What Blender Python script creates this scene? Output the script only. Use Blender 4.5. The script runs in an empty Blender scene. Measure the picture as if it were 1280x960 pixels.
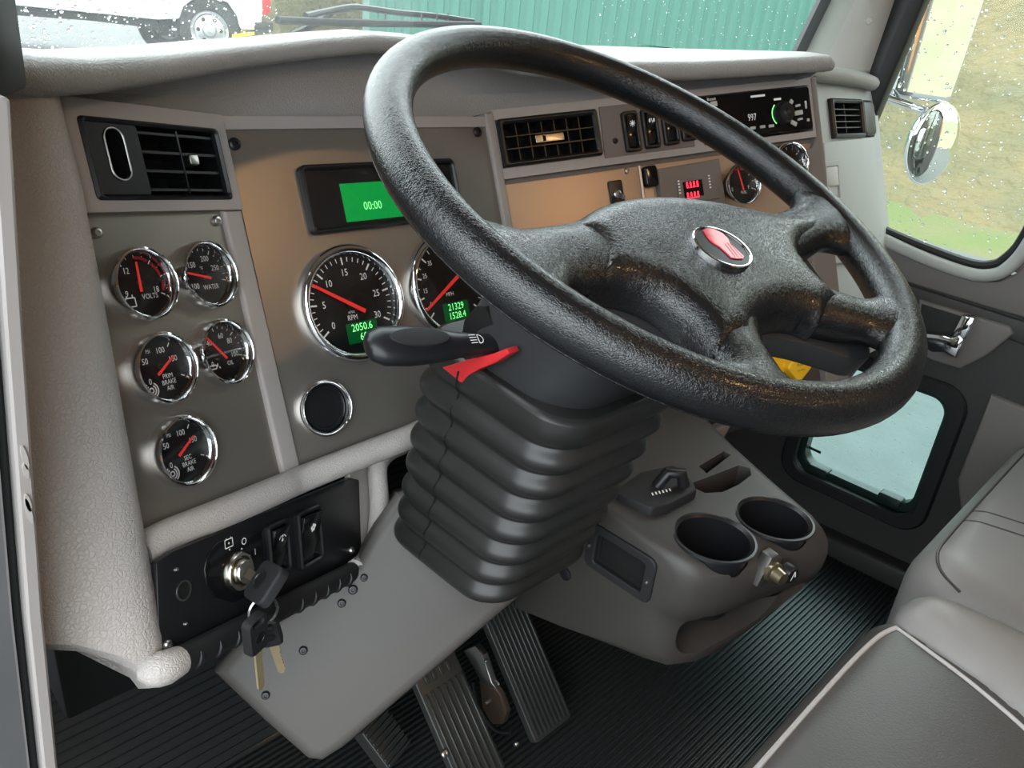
import bpy, bmesh, math, random
from mathutils import Vector, Matrix
random.seed(7)
sc = bpy.context.scene
col = sc.collection
# ------------------------------------------------------------------ camera, world, exposure
FPX, YAW, PITCH, ROLL = 960.0, math.radians(47), math.radians(24.5), math.radians(6)
_f = Vector((math.sin(YAW)*math.cos(PITCH), math.cos(YAW)*math.cos(PITCH), -math.sin(PITCH)))
_r = Vector((math.cos(YAW), -math.sin(YAW), 0)); _u = _r.cross(_f)
CR = math.cos(ROLL)*_r + math.sin(ROLL)*_u
CU = -math.sin(ROLL)*_r + math.cos(ROLL)*_u
CF = _f
cam = bpy.data.objects.new('camera', bpy.data.cameras.new('camera')); col.objects.link(cam)
cam.matrix_world = Matrix(((CR.x, CU.x, -CF.x, 0), (CR.y, CU.y, -CF.y, 0), (CR.z, CU.z, -CF.z, 0), (0, 0, 0, 1)))
cam.data.sensor_width = 36; cam.data.lens = 27.0; cam.data.clip_start = .01; cam.data.clip_end = 300
sc.camera = cam
world = bpy.data.worlds.new('overcast_sky'); sc.world = world; world.use_nodes = True
_nt = world.node_tree; _bg = _nt.nodes['Background']; _bg.inputs[1].default_value = 5.0
# misty overcast sky: brighter overhead than at the horizon
_tc = _nt.nodes.new('ShaderNodeTexCoord'); _sx = _nt.nodes.new('ShaderNodeSeparateXYZ'); _mr = _nt.nodes.new('ShaderNodeMapRange'); _mx = _nt.nodes.new('ShaderNodeMixRGB')
_nt.links.new(_tc.outputs['Generated'], _sx.inputs[0]); _nt.links.new(_sx.outputs['Z'], _mr.inputs[0])
_mr.inputs[1].default_value = 0; _mr.inputs[2].default_value = 1; _mx.inputs[1].default_value = (.56, .60, .62, 1); _mx.inputs[2].default_value = (.88, .97, 1.0, 1)
_nt.links.new(_mr.outputs[0], _mx.inputs[0]); _nt.links.new(_mx.outputs[0], _bg.inputs[0])
sc.view_settings.view_transform = 'Standard'; sc.view_settings.look = 'None'
sc.view_settings.gamma = 1; sc.view_settings.use_curve_mapping = False
sc.view_settings.exposure = 0.55
sc.cycles.use_denoising = True
sc.cycles.max_bounces = 10; sc.cycles.transparent_max_bounces = 16
sc.cycles.caustics_reflective = False; sc.cycles.caustics_refractive = False
sc.cycles.sample_clamp_indirect = 6
FLOOR = -.92          # the camera is the origin; the cab floor lies 0.92 m below it

# ------------------------------------------------------------------ helpers
def ray(px, py): return CR*((px-640)/FPX) - CU*((py-480)/FPX) + CF
def at(px, py, n, c):
    d = ray(px, py); n = Vector(n); return d*(n.dot(Vector(c))/n.dot(d))
def atX(px, py, x): return at(px, py, (1,0,0), (x,0,0))
def atY(px, py, y): return at(px, py, (0,1,0), (0,y,0))
def atZ(px, py, z): return at(px, py, (0,0,1), (0,0,z))
class Fr:
    """a flat working frame: origin o, right u, up a, outward n"""
    def __init__(s, o, u, a): s.o = Vector(o); s.u = Vector(u).normalized(); s.a = Vector(a).normalized(); s.n = s.u.cross(s.a).normalized(); s.a = s.n.cross(s.u)
    def pt(s, u, v, n=0.0): return s.o + s.u*u + s.a*v + s.n*n
    def uv(s, px, py, h=0.0):
        q = at(px, py, s.n, s.o + s.n*h) - s.o; return (q.dot(s.u), q.dot(s.a))
    def up(s, n): return Fr(s.o + s.n*n, s.u, s.a)
AX = Vector((0, .375, .927)).normalized()
def wing(th, o):
    t = math.radians(th); return Fr(o, (math.cos(t), math.sin(t)*AX.z, -math.sin(t)*AX.y), AX)
FL = wing(20, (.337, .655, -.26)); FC = wing(0, (.337, .655, -.26)); FM = wing(-22, (.685, .655, -.26))
FP = wing(0, (1.17, .587, -.02))                       # passenger side of the dash
FD = Fr((1.48, 0, 0), (0, -1, 0), (0, 0, 1))           # passenger door, u runs rearwards
def on_shield(px, py, off=0.0):
    d = ray(px, py); lo, hi = .2, 4.0
    for _ in range(40):
        t = (lo+hi)/2; p = d*t
        if windshield_y(p.x, p.z)+off - p.y > 0: lo = t
        else: hi = t
    return d*lo
def windshield_y(x, z): return .965 - .78*(x-.78)**2 - .27*(z+.06)
def nrm(az, el):
    az = math.radians(az); el = math.radians(el)
    return Vector((math.sin(az)*math.cos(el), -math.cos(az)*math.cos(el), math.sin(el)))
def plane_frame(n, c, u_hint):
    n = Vector(n).normalized(); u = Vector(u_hint); u = (u - n*u.dot(n)).normalized(); return Fr(c, u, n.cross(u))

MATS = {}
def mat(name, color, rough=.5, metal=0., bump=None, spec=.5, coat=0., var=None, emit=None, sheen=0, transmission=0, ior=1.45):
    m = bpy.data.materials.new(name); m.use_nodes = True; nt = m.node_tree; b = nt.nodes['Principled BSDF']
    b.inputs['Base Color'].default_value = (*color, 1); b.inputs['Roughness'].default_value = rough; b.inputs['Metallic'].default_value = metal
    b.inputs['Specular IOR Level'].default_value = spec; b.inputs['Coat Weight'].default_value = coat; b.inputs['Coat Roughness'].default_value = .05
    b.inputs['Transmission Weight'].default_value = transmission; b.inputs['IOR'].default_value = ior
    tc = nt.nodes.new('ShaderNodeTexCoord')
    if emit: b.inputs['Emission Color'].default_value = (*emit[0], 1); b.inputs['Emission Strength'].default_value = emit[1]
    if bump:
        kind, scale, strength = bump[:3]; dist = bump[3] if len(bump) > 3 else .001
        if kind == 'leather':
            t = nt.nodes.new('ShaderNodeTexVoronoi'); t.feature = 'DISTANCE_TO_EDGE'; t.inputs['Scale'].default_value = scale; src = t.outputs['Distance']
            nz = nt.nodes.new('ShaderNodeTexNoise'); nz.inputs['Scale'].default_value = scale*.5; nz.inputs['Detail'].default_value = 2
            mv = nt.nodes.new('ShaderNodeMixRGB'); mv.inputs[0].default_value = .006 if scale > 200 else .02
            nt.links.new(tc.outputs['Object'], mv.inputs[1]); nt.links.new(nz.outputs['Color'], mv.inputs[2]); nt.links.new(tc.outputs['Object'], nz.inputs['Vector'])
            nt.links.new(mv.outputs[0], t.inputs['Vector'])
            rm = nt.nodes.new('ShaderNodeMapRange'); rm.inputs[2].default_value = .18; nt.links.new(src, rm.inputs[0]); src = rm.outputs[0]
        else:
            t = nt.nodes.new('ShaderNodeTexNoise'); t.inputs['Scale'].default_value = scale; t.inputs['Detail'].default_value = 4; src = t.outputs['Fac']
            nt.links.new(tc.outputs['Object'], t.inputs['Vector'])
        bp = nt.nodes.new('ShaderNodeBump'); bp.inputs['Strength'].default_value = strength; bp.inputs['Distance'].default_value = dist
        nt.links.new(src, bp.inputs['Height']); nt.links.new(bp.outputs['Normal'], b.inputs['Normal'])
    if var:
        scale, amt, c2 = var
        t = nt.nodes.new('ShaderNodeTexNoise'); t.inputs['Scale'].default_value = scale; t.inputs['Detail'].default_value = 5
        nt.links.new(tc.outputs['Object'], t.inputs['Vector'])
        rm = nt.nodes.new('ShaderNodeMapRange'); rm.inputs[1].default_value = .35; rm.inputs[2].default_value = .65; rm.inputs[4].default_value = amt
        nt.links.new(t.outputs['Fac'], rm.inputs[0])
        mx = nt.nodes.new('ShaderNodeMixRGB'); mx.inputs[1].default_value = (*color, 1); mx.inputs[2].default_value = (*c2, 1)
        nt.links.new(rm.outputs[0], mx.inputs[0]); nt.links.new(mx.outputs[0], b.inputs['Base Color'])
    MATS[name] = m; return m
mat('taupe_leather', (.50,.46,.44), .45, bump=('leather', 300, .5, .0008), var=(9, .35, (.46,.42,.40)))
mat('taupe_plain', (.42,.38,.36), .5, bump=('noise', 900, .12, .0004))
mat('dash_top', (.36,.35,.34), .42, bump=('leather', 300, .5, .0008))
mat('cool_grey', (.42,.44,.43), .5, bump=('noise', 700, .12, .0004))
mat('brown_grey', (.20,.17,.155), .5, bump=('noise', 900, .1, .0004))
mat('plate_metal', (.34,.31,.28), .36, metal=.75, bump=('noise', 2600, .18, .0002))
mat('tan_reflection_plate', (.55,.40,.29), .4, metal=.45, bump=('noise', 2600, .18, .0002))  # warm reflection put into the base colour of grey metal plates
mat('black_plastic', (.012,.012,.014), .35)
mat('black_matte', (.014,.014,.015), .65)
mat('black_gloss', (.008,.008,.009), .12)
mat('void', (.004,.004,.004), .9)  # near-black for plates that stand in for the dark depth of openings
mat('wheel_black', (.0065,.007,.008), .25, bump=('leather', 520, .30, .0005), spec=.8)
mat('boot_rubber', (.022,.0215,.021), .36, bump=('noise', 500, .1, .0004))
mat('shroud', (.028,.029,.031), .42, bump=('noise', 800, .12, .0003))
mat('console', (.048,.043,.040), .46, bump=('noise', 800, .15, .0004))
mat('knee_panel', (.095,.087,.081), .5, bump=('noise', 700, .12, .0003))
mat('badge_black', (.006,.006,.006), .30, spec=.25)
mat('chrome', (.85,.86,.88), .06, metal=1)
mat('steel', (.55,.54,.52), .3, metal=1)
mat('brass', (.62,.50,.30), .35, metal=.6)
mat('dark_metal', (.16,.15,.14), .4, metal=.8)
mat('nickel', (.72,.68,.60), .22, metal=1)
mat('aluminium', (.62,.62,.64), .33, metal=.9, var=(14, .4, (.42,.42,.44)))
mat('jamb_paint', (.36,.33,.32), .45, var=(6, .3, (.30,.27,.26)))
mat('dial', (.010,.010,.011), .4)
mat('print_white', (.8,.8,.78), .5, emit=((1,1,1), .12))
mat('needle_red', (.75,.03,.03), .4, emit=((1,.05,.04), .25))
mat('print_red', (.6,.02,.03), .5)
mat('lcd_green', (.0,.22,.05), .35, emit=((.0,.55,.08), .32))
mat('lcd_dim', (.0,.05,.015), .35, emit=((.0,.35,.05), .10))
mat('lcd_glyph', (.2,.9,.3), .4, emit=((.25,1.,.30), .9))
mat('led_dark', (.02,.004,.004), .2)
mat('led_red', (.8,.02,.05), .4, emit=((1,.03,.07), 2.2))
mat('led_blue', (.05,.2,.9), .4, emit=((.05,.3,1), 3.0))
mat('red_plastic', (.62,.03,.035), .32)
mat('emblem_red', (.72,.04,.06), .3, coat=.6)
mat('yellow_knob', (.85,.48,.02), .4)
mat('rubber_mat', (.016,.018,.0185), .34, spec=.6)
mat('rubber_pad', (.026,.026,.025), .4)
mat('floor_dark', (.02,.02,.02), .8)
mat('cab_wall', (.22,.20,.19), .7)
mat('door_grey', (.155,.145,.14), .5, bump=('noise', 800, .12, .0004))
mat('door_dark', (.040,.038,.038), .5, bump=('noise', 800, .12, .0004))
mat('door_carpet', (.20,.185,.175), .9, bump=('noise', 1500, .4, .001))
mat('gasket', (.012,.013,.014), .5)
mat('gasket_green', (.012,.028,.025), .3)
mat('pillar_grey', (.56,.56,.535), .6, bump=('noise', 500, .1, .0004))
mat('seat_vinyl', (.075,.067,.063), .36, bump=('leather', 300, .12, .0006), var=(5, .4, (.055,.050,.048)))
mat('seat_light', (.24,.225,.217), .38, bump=('leather', 300, .12, .0006))
mat('piping', (.42,.39,.375), .5)
mat('panel_orange', (.62,.30,.13), .7)
mat('headliner', (.40,.26,.165), .9)
mat('paint_white', (.80,.81,.82), .3, coat=.3)
mat('container_green', (.05,.17,.135), .45, var=(.7, .35, (.06,.19,.15)))
mat('tyre', (.02,.02,.02), .8)
mat('tail_red', (.5,.01,.015), .3)
mat('mirror', (.85,.86,.80), .02, metal=1)
mat('oil_brown', (.075,.052,.038), .4, metal=.5)

def glass_mat(name, tint, k, film=0.0):
    m = bpy.data.materials.new(name); m.use_nodes = True; nt = m.node_tree; nt.nodes.clear()
    out = nt.nodes.new('ShaderNodeOutputMaterial'); mix = nt.nodes.new('ShaderNodeMixShader')
    tr = nt.nodes.new('ShaderNodeBsdfTransparent'); tr.inputs[0].default_value = (*tint, 1)
    gl = nt.nodes.new('ShaderNodeBsdfGlossy'); gl.inputs['Roughness'].default_value = .02
    fr = nt.nodes.new('ShaderNodeFresnel'); fr.inputs[0].default_value = 1.45
    mu = nt.nodes.new('ShaderNodeMath'); mu.operation = 'MULTIPLY'; mu.inputs[1].default_value = k
    nt.links.new(fr.outputs[0], mu.inputs[0]); nt.links.new(mu.outputs[0], mix.inputs[0])
    nt.links.new(tr.outputs[0], mix.inputs[1]); nt.links.new(gl.outputs[0], mix.inputs[2]); last = mix.outputs[0]
    if film:
        m2 = nt.nodes.new('ShaderNodeMixShader'); m2.inputs[0].default_value = film; ts = nt.nodes.new('ShaderNodeBsdfTranslucent'); ts.inputs[0].default_value = (.9,.95,.95,1)
        nt.links.new(last, m2.inputs[1]); nt.links.new(ts.outputs[0], m2.inputs[2]); last = m2.outputs[0]
    nt.links.new(last, out.inputs[0])
    MATS[name] = m; return m
glass_mat('wet_glass', (.97,.99,.98), .22, .016); glass_mat('window_glass', (.95,.98,.96), .3, .012); glass_mat('peep_glass', (.80,.93,.90), .6); glass_mat('dial_glass', (.96,.96,.96), .55)
def drop_mat():
    m = bpy.data.materials.new('raindrop'); m.use_nodes = True; nt = m.node_tree; nt.nodes.clear()
    out = nt.nodes.new('ShaderNodeOutputMaterial'); g = nt.nodes.new('ShaderNodeBsdfGlass'); g.inputs['IOR'].default_value = 1.33; g.inputs['Roughness'].default_value = .02
    nt.links.new(g.outputs[0], out.inputs[0]); MATS['raindrop'] = m
drop_mat()

def new_obj(name, me, m=None, parent=None):
    o = bpy.data.objects.new(name, me); col.objects.link(o)
    if m: me.materials.append(MATS[m] if isinstance(m, str) else m)
    if parent: o.parent = parent
    return o
def tag(o, label=None, cat=None, group=None, kind=None):
    if label: o['label'] = label
    if cat: o['category'] = cat
    if group: o['group'] = group
    if kind: o['kind'] = kind
    return o
def thing(name, label, cat, loc=(0,0,0), group=None, kind=None):
    o = bpy.data.objects.new(name, None); col.objects.link(o); o.empty_display_size = .02
    return tag(o, label, cat, group, kind)
class MB:
    def __init__(s): s.v = []; s.f = []
    def add(s, vs, fs):
        k = len(s.v); s.v += [tuple(v) for v in vs]; s.f += [tuple(i+k for i in f) for f in fs]; return s
    def build(s, name, m, parent=None, smooth=True, bevel=0, seg=2, angle=35, subsurf=0):
        me = bpy.data.meshes.new(name); me.from_pydata(s.v, [], s.f)
        bm = bmesh.new(); bm.from_mesh(me); bmesh.ops.remove_doubles(bm, verts=bm.verts, dist=1e-6)
        bmesh.ops.recalc_face_normals(bm, faces=bm.faces)
        if bevel:
            es = [e for e in bm.edges if len(e.link_faces) == 2 and e.calc_face_angle(0) > math.radians(angle)]
            bmesh.ops.bevel(bm, geom=es, offset=bevel, offset_type='OFFSET', segments=seg, profile=.5, affect='EDGES', clamp_overlap=True)
        bm.to_mesh(me); bm.free()
        o = new_obj(name, me, m, parent)
        if smooth:
            me.polygons.foreach_set('use_smooth', [True]*len(me.polygons))
            try: me.set_sharp_from_angle(angle=math.radians(40))
            except Exception: pass
        if subsurf:
            md = o.modifiers.new('sub', 'SUBSURF'); md.levels = subsurf; md.render_levels = subsurf
        return o
# ---- shape generators (each returns verts, faces)
def rrect(cu, cv, w, h, r, seg=4):
    pts = []; r = min(r, w/2-1e-5, h/2-1e-5)
    for (sx, sy, a0) in ((1,1,0), (-1,1,90), (-1,-1,180), (1,-1,270)):
        for k in range(seg+1):
            a = math.radians(a0 + 90*k/seg); pts.append((cu+sx*(w/2-r)+r*math.cos(a), cv+sy*(h/2-r)+r*math.sin(a)))
    return pts
def circ(cu, cv, r, seg=32, r2=None, rot=0):
    r2 = r2 or r; out = []
    for k in range(seg):
        a = 2*math.pi*k/seg; x = r*math.cos(a); y = r2*math.sin(a)
        out.append((cu+x*math.cos(rot)-y*math.sin(rot), cv+x*math.sin(rot)+y*math.cos(rot)))
    return out
def prism(fr, poly, n0, n1):
    k = len(poly); vs = [fr.pt(u, v, n0) for u, v in poly] + [fr.pt(u, v, n1) for u, v in poly]
    fs = [tuple(range(k))[::-1], tuple(range(k, 2*k))] + [(i, (i+1)%k, k+(i+1)%k, k+i) for i in range(k)]
    return vs, fs
def inset(poly, d):
    k = len(poly); out = []
    area = sum(poly[i][0]*poly[(i+1)%k][1]-poly[(i+1)%k][0]*poly[i][1] for i in range(k)); s = 1 if area > 0 else -1
    for i in range(k):
        p0 = Vector(poly[i-1]); p1 = Vector(poly[i]); p2 = Vector(poly[(i+1)%k])
        e1 = (p1-p0); e2 = (p2-p1)
        if e1.length < 1e-9: e1 = e2
        if e2.length < 1e-9: e2 = e1
        n1 = Vector((-e1.y, e1.x)).normalized(); n2 = Vector((-e2.y, e2.x)).normalized(); n = n1+n2
        if n.length < 1e-6: n = n1
        n.normalize(); q = p1 + n*s*d/max(.35, n.dot(n1)); out.append((q.x, q.y))
    return out
def soft_prism(fr, poly, n0, n1, b, seg=4):
    """prism whose top edge is rounded by b"""
    rings = [[fr.pt(u, v, n0) for u, v in poly]]
    for k in range(seg+1):
        a = math.pi/2*k/seg; pl = inset(poly, b*(1-math.cos(a))) if k else poly
        rings.append([fr.pt(u, v, n1-b+b*math.sin(a)) for u, v in pl])
    return loft(rings, True, True)
def pillow(fr, poly, n0, n1, b, step=.006, dome=0.0, cen=None):
    """closed pad of any outline: straight wall, edge rounded over b, interior softly domed"""
    from mathutils.geometry import delaunay_2d_cdt
    k = len(poly); P = [Vector(p) for p in poly]
    def dist(q):
        m = 9
        for i in range(k):
            a = P[i]; e = P[(i+1) % k]-a; t = max(0, min(1, (q-a).dot(e)/max(e.length_squared, 1e-12))); m = min(m, (q-a-e*t).length)
        return m
    def inside(q):
        c = False; j = k-1
        for i in range(k):
            if (P[i].y > q.y) != (P[j].y > q.y) and q.x < (P[j].x-P[i].x)*(q.y-P[i].y)/(P[j].y-P[i].y)+P[i].x: c = not c
            j = i
        return c
    pts = list(P); x0 = min(p.x for p in P); x1 = max(p.x for p in P); y0 = min(p.y for p in P); y1 = max(p.y for p in P)
    iy = 0; y = y0
    while y < y1:
        x = x0 + (step/2 if iy % 2 else 0)
        while x < x1:
            q = Vector((x, y))
            if inside(q) and dist(q) > step*.35: pts.append(q)
            x += step
        y += step*.866; iy += 1
    for f in (.06, .2, .45):
        for q in inset(poly, b*f):
            q = Vector(q)
            if inside(q) and dist(q) > b*f*.7: pts.append(q)
    vo, eo, fo, *_ = delaunay_2d_cdt(pts, [(i, (i+1) % k) for i in range(k)], [], 1, 1e-6)
    dmax = max(dist(v) for v in vo)
    def h(v):
        d = dist(v); t = min(d/b, 1); return n1-b + b*math.sqrt(max(0, 1-(1-t)**2)) + dome*min(1, d/dmax)
    vs = [fr.pt(v.x, v.y, h(v)) for v in vo]; fs = [tuple(f) for f in fo]; nv = len(vs)
    vs += [fr.pt(p.x, p.y, n0) for p in P] + [fr.pt(p.x, p.y, n1-b) for p in P]
    fs += [(nv+i, nv+(i+1) % k, nv+k+(i+1) % k, nv+k+i) for i in range(k)] + [tuple(range(nv, nv+k))[::-1]]
    return vs, fs
def ring_plate(fr, outer, inner, n0, n1, b=0):
    k = len(outer); L = []
    L.append([fr.pt(u, v, n0) for u, v in outer]); L.append([fr.pt(u, v, n1-b) for u, v in outer])
    if b: L.append([fr.pt(u, v, n1) for u, v in inset(outer, b)]); L.append([fr.pt(u, v, n1) for u, v in inset(inner, -b)])
    else: L[-1] = [fr.pt(u, v, n1) for u, v in outer]
    L.append([fr.pt(u, v, n1-b) for u, v in inner]); L.append([fr.pt(u, v, n0) for u, v in inner]); L.append(L[0])
    return loft(L, False, False)
def loft(rings, cap0=True, cap1=True, closed=True):
    k = len(rings[0]); vs = [p for r in rings for p in r]; fs = []
    for j in range(len(rings)-1):
        for i in range(k if closed else k-1):
            a = j*k+i; b = j*k+(i+1)%k; fs.append((a, b, b+k, a+k))
    if cap0: fs.append(tuple(range(k))[::-1])
    if cap1: fs.append(tuple(range(len(vs)-k, len(vs))))
    return vs, fs
def lathe(fr, cu, cv, prof, seg=40, cap0=False, cap1=False):
    return loft([[fr.pt(cu+r*math.cos(2*math.pi*k/seg), cv+r*math.sin(2*math.pi*k/seg), n) for k in range(seg)] for r, n in prof], cap0, cap1)
def smooth_path(pts, n=6):
    pts = [Vector(p) for p in pts]; out = []
    for i in range(len(pts)-1):
        p0 = pts[max(i-1, 0)]; p1 = pts[i]; p2 = pts[i+1]; p3 = pts[min(i+2, len(pts)-1)]
        for k in range(n):
            t = k/n; out.append(.5*((2*p1)+(p2-p0)*t+(2*p0-5*p1+4*p2-p3)*t*t+(3*p1-p0-3*p2+p3)*t**3))
    out.append(pts[-1]); return out
def tube(pts, r, seg=10, caps=True, closed=False, flat=1.0, up=None):
    pts = [Vector(p) for p in pts]; n = len(pts); rs = r if isinstance(r, (list, tuple)) else [r]*n
    T = [((pts[(i+1)%n] - pts[i-1]) if closed else (pts[min(i+1, n-1)]-pts[max(i-1, 0)])).normalized() for i in range(n)]
    x = Vector(up) if up else (Vector((0,0,1)) if abs(T[0].z) < .9 else Vector((1,0,0)))
    rings = []
    for i in range(n):
        x = (x - T[i]*x.dot(T[i])).normalized(); y = T[i].cross(x)
        rings.append([pts[i] + x*rs[i]*math.cos(2*math.pi*k/seg)*flat + y*rs[i]*math.sin(2*math.pi*k/seg) for k in range(seg)])
    if closed: rings.append(rings[0]); return loft(rings, False, False)
    return loft(rings, caps, caps)
def box(fr, u0, u1, v0, v1, n0, n1): return prism(fr, [(u0,v0),(u1,v0),(u1,v1),(u0,v1)], n0, n1)
WF = Fr((0,0,0), (1,0,0), (0,1,0))   # world frame (n is up)
def wbox(x0, x1, y0, y1, z0, z1): return box(WF, x0, x1, y0, y1, z0, z1)
def holed_plate(fr, u0, u1, v0, v1, holes, n0, n1, depth):
    """flat plate with rectangular openings; opening walls go back by depth"""
    us = sorted({u0, u1, *[h[0] for h in holes], *[h[1] for h in holes]}); vs_ = sorted({v0, v1, *[h[2] for h in holes], *[h[3] for h in holes]})
    m = MB()
    for i in range(len(us)-1):
        for j in range(len(vs_)-1):
            cu = (us[i]+us[i+1])/2; cv = (vs_[j]+vs_[j+1])/2
            if any(h[0] < cu < h[1] and h[2] < cv < h[3] for h in holes): continue
            m.add([fr.pt(us[i], vs_[j], n1), fr.pt(us[i+1], vs_[j], n1), fr.pt(us[i+1], vs_[j+1], n1), fr.pt(us[i], vs_[j+1], n1)], [(0,1,2,3)])
    for a, b, c, d in holes + [(u0, u1, v0, v1)]:
        q = [(a,c),(b,c),(b,d),(a,d)]; dd = depth if (a,b,c,d) != (u0,u1,v0,v1) else n1-n0
        for i in range(4):
            p, r = q[i], q[(i+1)%4]; m.add([fr.pt(*p, n1), fr.pt(*r, n1), fr.pt(*r, n1-dd), fr.pt(*p, n1-dd)], [(0,1,2,3)])
    return m
def text(m, s, fr, cu, cv, size, n=0, rot=0, sx=1.0):
    c = bpy.data.curves.new('t', 'FONT'); c.body = s; c.size = size; c.align_x = 'CENTER'; c.align_y = 'CENTER'; c.resolution_u = 2; c.fill_mode = 'FRONT'
    o = bpy.data.objects.new('t', c); me = bpy.data.meshes.new_from_object(o)
    cs, sn = math.cos(rot), math.sin(rot)
    m.add([fr.pt(cu+(v.co.x*sx*cs-v.co.y*sn), cv+(v.co.x*sx*sn+v.co.y*cs), n) for v in me.vertices], [tuple(p.vertices) for p in me.polygons])
    bpy.data.objects.remove(o); bpy.data.curves.remove(c); bpy.data.meshes.remove(me)
def bar(m, fr, p, q, w, n0, n1=None, w2=None):
    p = Vector(p); q = Vector(q); d = (q-p).normalized(); s = Vector((-d.y, d.x)); w2 = w if w2 is None else w2
    poly = [tuple(p-s*w/2), tuple(q-s*w2/2), tuple(q+s*w2/2), tuple(p+s*w/2)]
    if n1 is None: m.add([fr.pt(*a, n0) for a in poly], [(0,1,2,3)])
    else: m.add(*prism(fr, poly, n0, n1))
def px_poly(fr, pix, h=0): return [fr.uv(x, y, h) for x, y in pix]
def drape(o, pts, off=.0005):
    from mathutils.bvhtree import BVHTree
    t = BVHTree.FromPolygons([v.co.copy() for v in o.data.vertices], [tuple(p.vertices) for p in o.data.polygons]); out = []
    for x, y in pts:
        h = t.ray_cast(Vector((x, y, 2)), Vector((0,0,-1)))
        if h[0]: out.append(h[0]+h[1]*off)
    return out
def boolean(o, cutters):
    for c in cutters:
        md = o.modifiers.new('cut', 'BOOLEAN'); md.operation = 'DIFFERENCE'; md.object = c; md.solver = 'EXACT'
    dg = bpy.context.evaluated_depsgraph_get(); me = bpy.data.meshes.new_from_object(o.evaluated_get(dg))
    o.modifiers.clear(); old = o.data; o.data = me; bpy.data.meshes.remove(old)
    for c in cutters: bpy.data.objects.remove(c)
    me.polygons.foreach_set('use_smooth', [True]*len(me.polygons)); me.set_sharp_from_angle(angle=math.radians(40))

def screw(fr, px, py, parent, r=.0042, h=0, m='steel', uvp=None):
    cu, cv = uvp or fr.uv(px, py, h)
    o = MB().add(*lathe(fr, cu, cv, [(r, h-.002), (r, h+.0012), (r*.75, h+.0026), (r*.38, h+.0028), (r*.34, h+.0012), (.0002, h+.001)], 14)).build('screw', m, parent)
    return o

# ================================================================== SETTING
tag(MB().add(*wbox(-.16, 1.56, -.95, 1.15, FLOOR-.04, FLOOR-.012)).build('floor', 'floor_dark', smooth=False), 'dark cab floor beneath the ribbed rubber mat', kind='structure')
# ceiling, rear wall, left front jamb
tag(MB().add(*wbox(-.02, 1.56, -.95, .86, .58, .62)).build('ceiling', 'headliner', smooth=False), 'pale cab headliner overhead', kind='structure')
wb = tag(MB().add(*wbox(-.02, 1.56, -.97, -.93, FLOOR, .60)).build('wall_back', 'cab_wall', smooth=False), 'rear wall of the cab behind the seats', kind='structure')
MB().add(*soft_prism(Fr((.8,-.93,.27),(-1,0,0),(0,0,1)), rrect(0, 0, 1.5, .60, .05), 0, .03, .02)).build('reflected_panel', 'panel_orange', wb)  # orange panel added out of view so the metal plates reflect it
tag(MB().add(*wbox(-.06, 1.56, 1.02, 1.06, FLOOR, -.09)).build('wall_front', 'floor_dark', smooth=False), 'dark firewall under the dashboard', kind='structure')
MB().add(*wbox(1.48, 1.52, .635, 1.05, FLOOR, -.06)).build('cowl_side', 'door_dark', bpy.data.objects['wall_front'], smooth=False)

# left door jamb
jb = thing('wall_left', 'painted metal door jamb at the left edge with worn chips', None, kind='structure')
jt = [atY(8,120,.45), atY(25,400,.45), atY(50,760,.45), atY(72,985,.45), atY(90,1200,.45)]
def jamb_strip(name, offs, w, d0, d1, m):
    rings = []
    for p in jt: rings.append([Vector((p.x-offs, p.y+d0, p.z)), Vector((p.x-offs-w, p.y+d0, p.z)), Vector((p.x-offs-w, p.y+d1, p.z)), Vector((p.x-offs, p.y+d1, p.z))])
    return MB().add(*loft(rings)).build(name, m, jb, bevel=.0015, seg=1)
jamb_strip('flange', .0, .0085, -.006, .12, 'jamb_paint'); jamb_strip('groove', .0085, .006, .006, .12, 'gasket'); jamb_strip('sill_strip', .0145, .02, 0, .12, 'aluminium'); jamb_strip('outer_strip', .0345, .10, .004, .12, 'jamb_paint')
for k, (py, s) in enumerate(((550, .008), (566, .005), (606, .006), (616, .009))):
    t = (py-400)/360; p = jt[1].lerp(jt[2], t)
    f = Fr((p.x-.004, p.y-.0064, p.z), (1,0,0), (0,0,1)); MB().add(*prism(f, circ(0, 0, .0014, 10, s, .05), -.001, .0012)).build('paint_chip', 'piping', jb)
MB().add(*wbox(-.16,-.0,-.95,.62,.50,.60)).build('door_header', 'headliner', jb, smooth=False)
MB().add(*wbox(-.10,-.02,-.95,-.72,FLOOR,.50)).build('rear_post', 'cab_wall', jb, smooth=False)
# left A-pillar with gasket
MB().add(*loft([[Vector((x, y, z)) for x, y in ((.10+z*.02,.46),(.139+z*.02,.54),(.139+z*.02,.62),(-.02,.62),(-.02,.46))] for z in (-.058, .2, .60)])).build('pillar_gasket', 'gasket', jb, bevel=.004)
# the driver's own door stands open, hinged at the jamb
d2 = tag(thing('door_2', 'driver door standing open outside the cab', None), kind='structure')
FO = Fr((-.02,.56,0), (-.62,.78,0), (0,0,1))
holed_plate(FO, 0, 1.0, FLOOR-.1, .55, [(.12,.85,-.25,.48)], -.05, 0, .05).build('inner_panel', 'door_grey', d2, smooth=False)
MB().add(*box(FO, .1, .87, -.27, .5, -.028, -.023)).build('pane', 'window_glass', d2, smooth=False)
# windshield
w1 = tag(thing('window_1', 'windshield glass speckled with rain', None), kind='structure')
def shield_grid(off):
    rings = []
    for i in range(25):
        x = .13 + 1.27*i/24
        rings.append([Vector((x, windshield_y(x, z)+off, z)) for z in (-.10, .06, .22, .40, .58)])
    return rings
A = shield_grid(0); Bk = shield_grid(.006)
MB().add(*loft([a + b[::-1] for a, b in zip(A, Bk)])).build('pane', 'wet_glass', w1)
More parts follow.
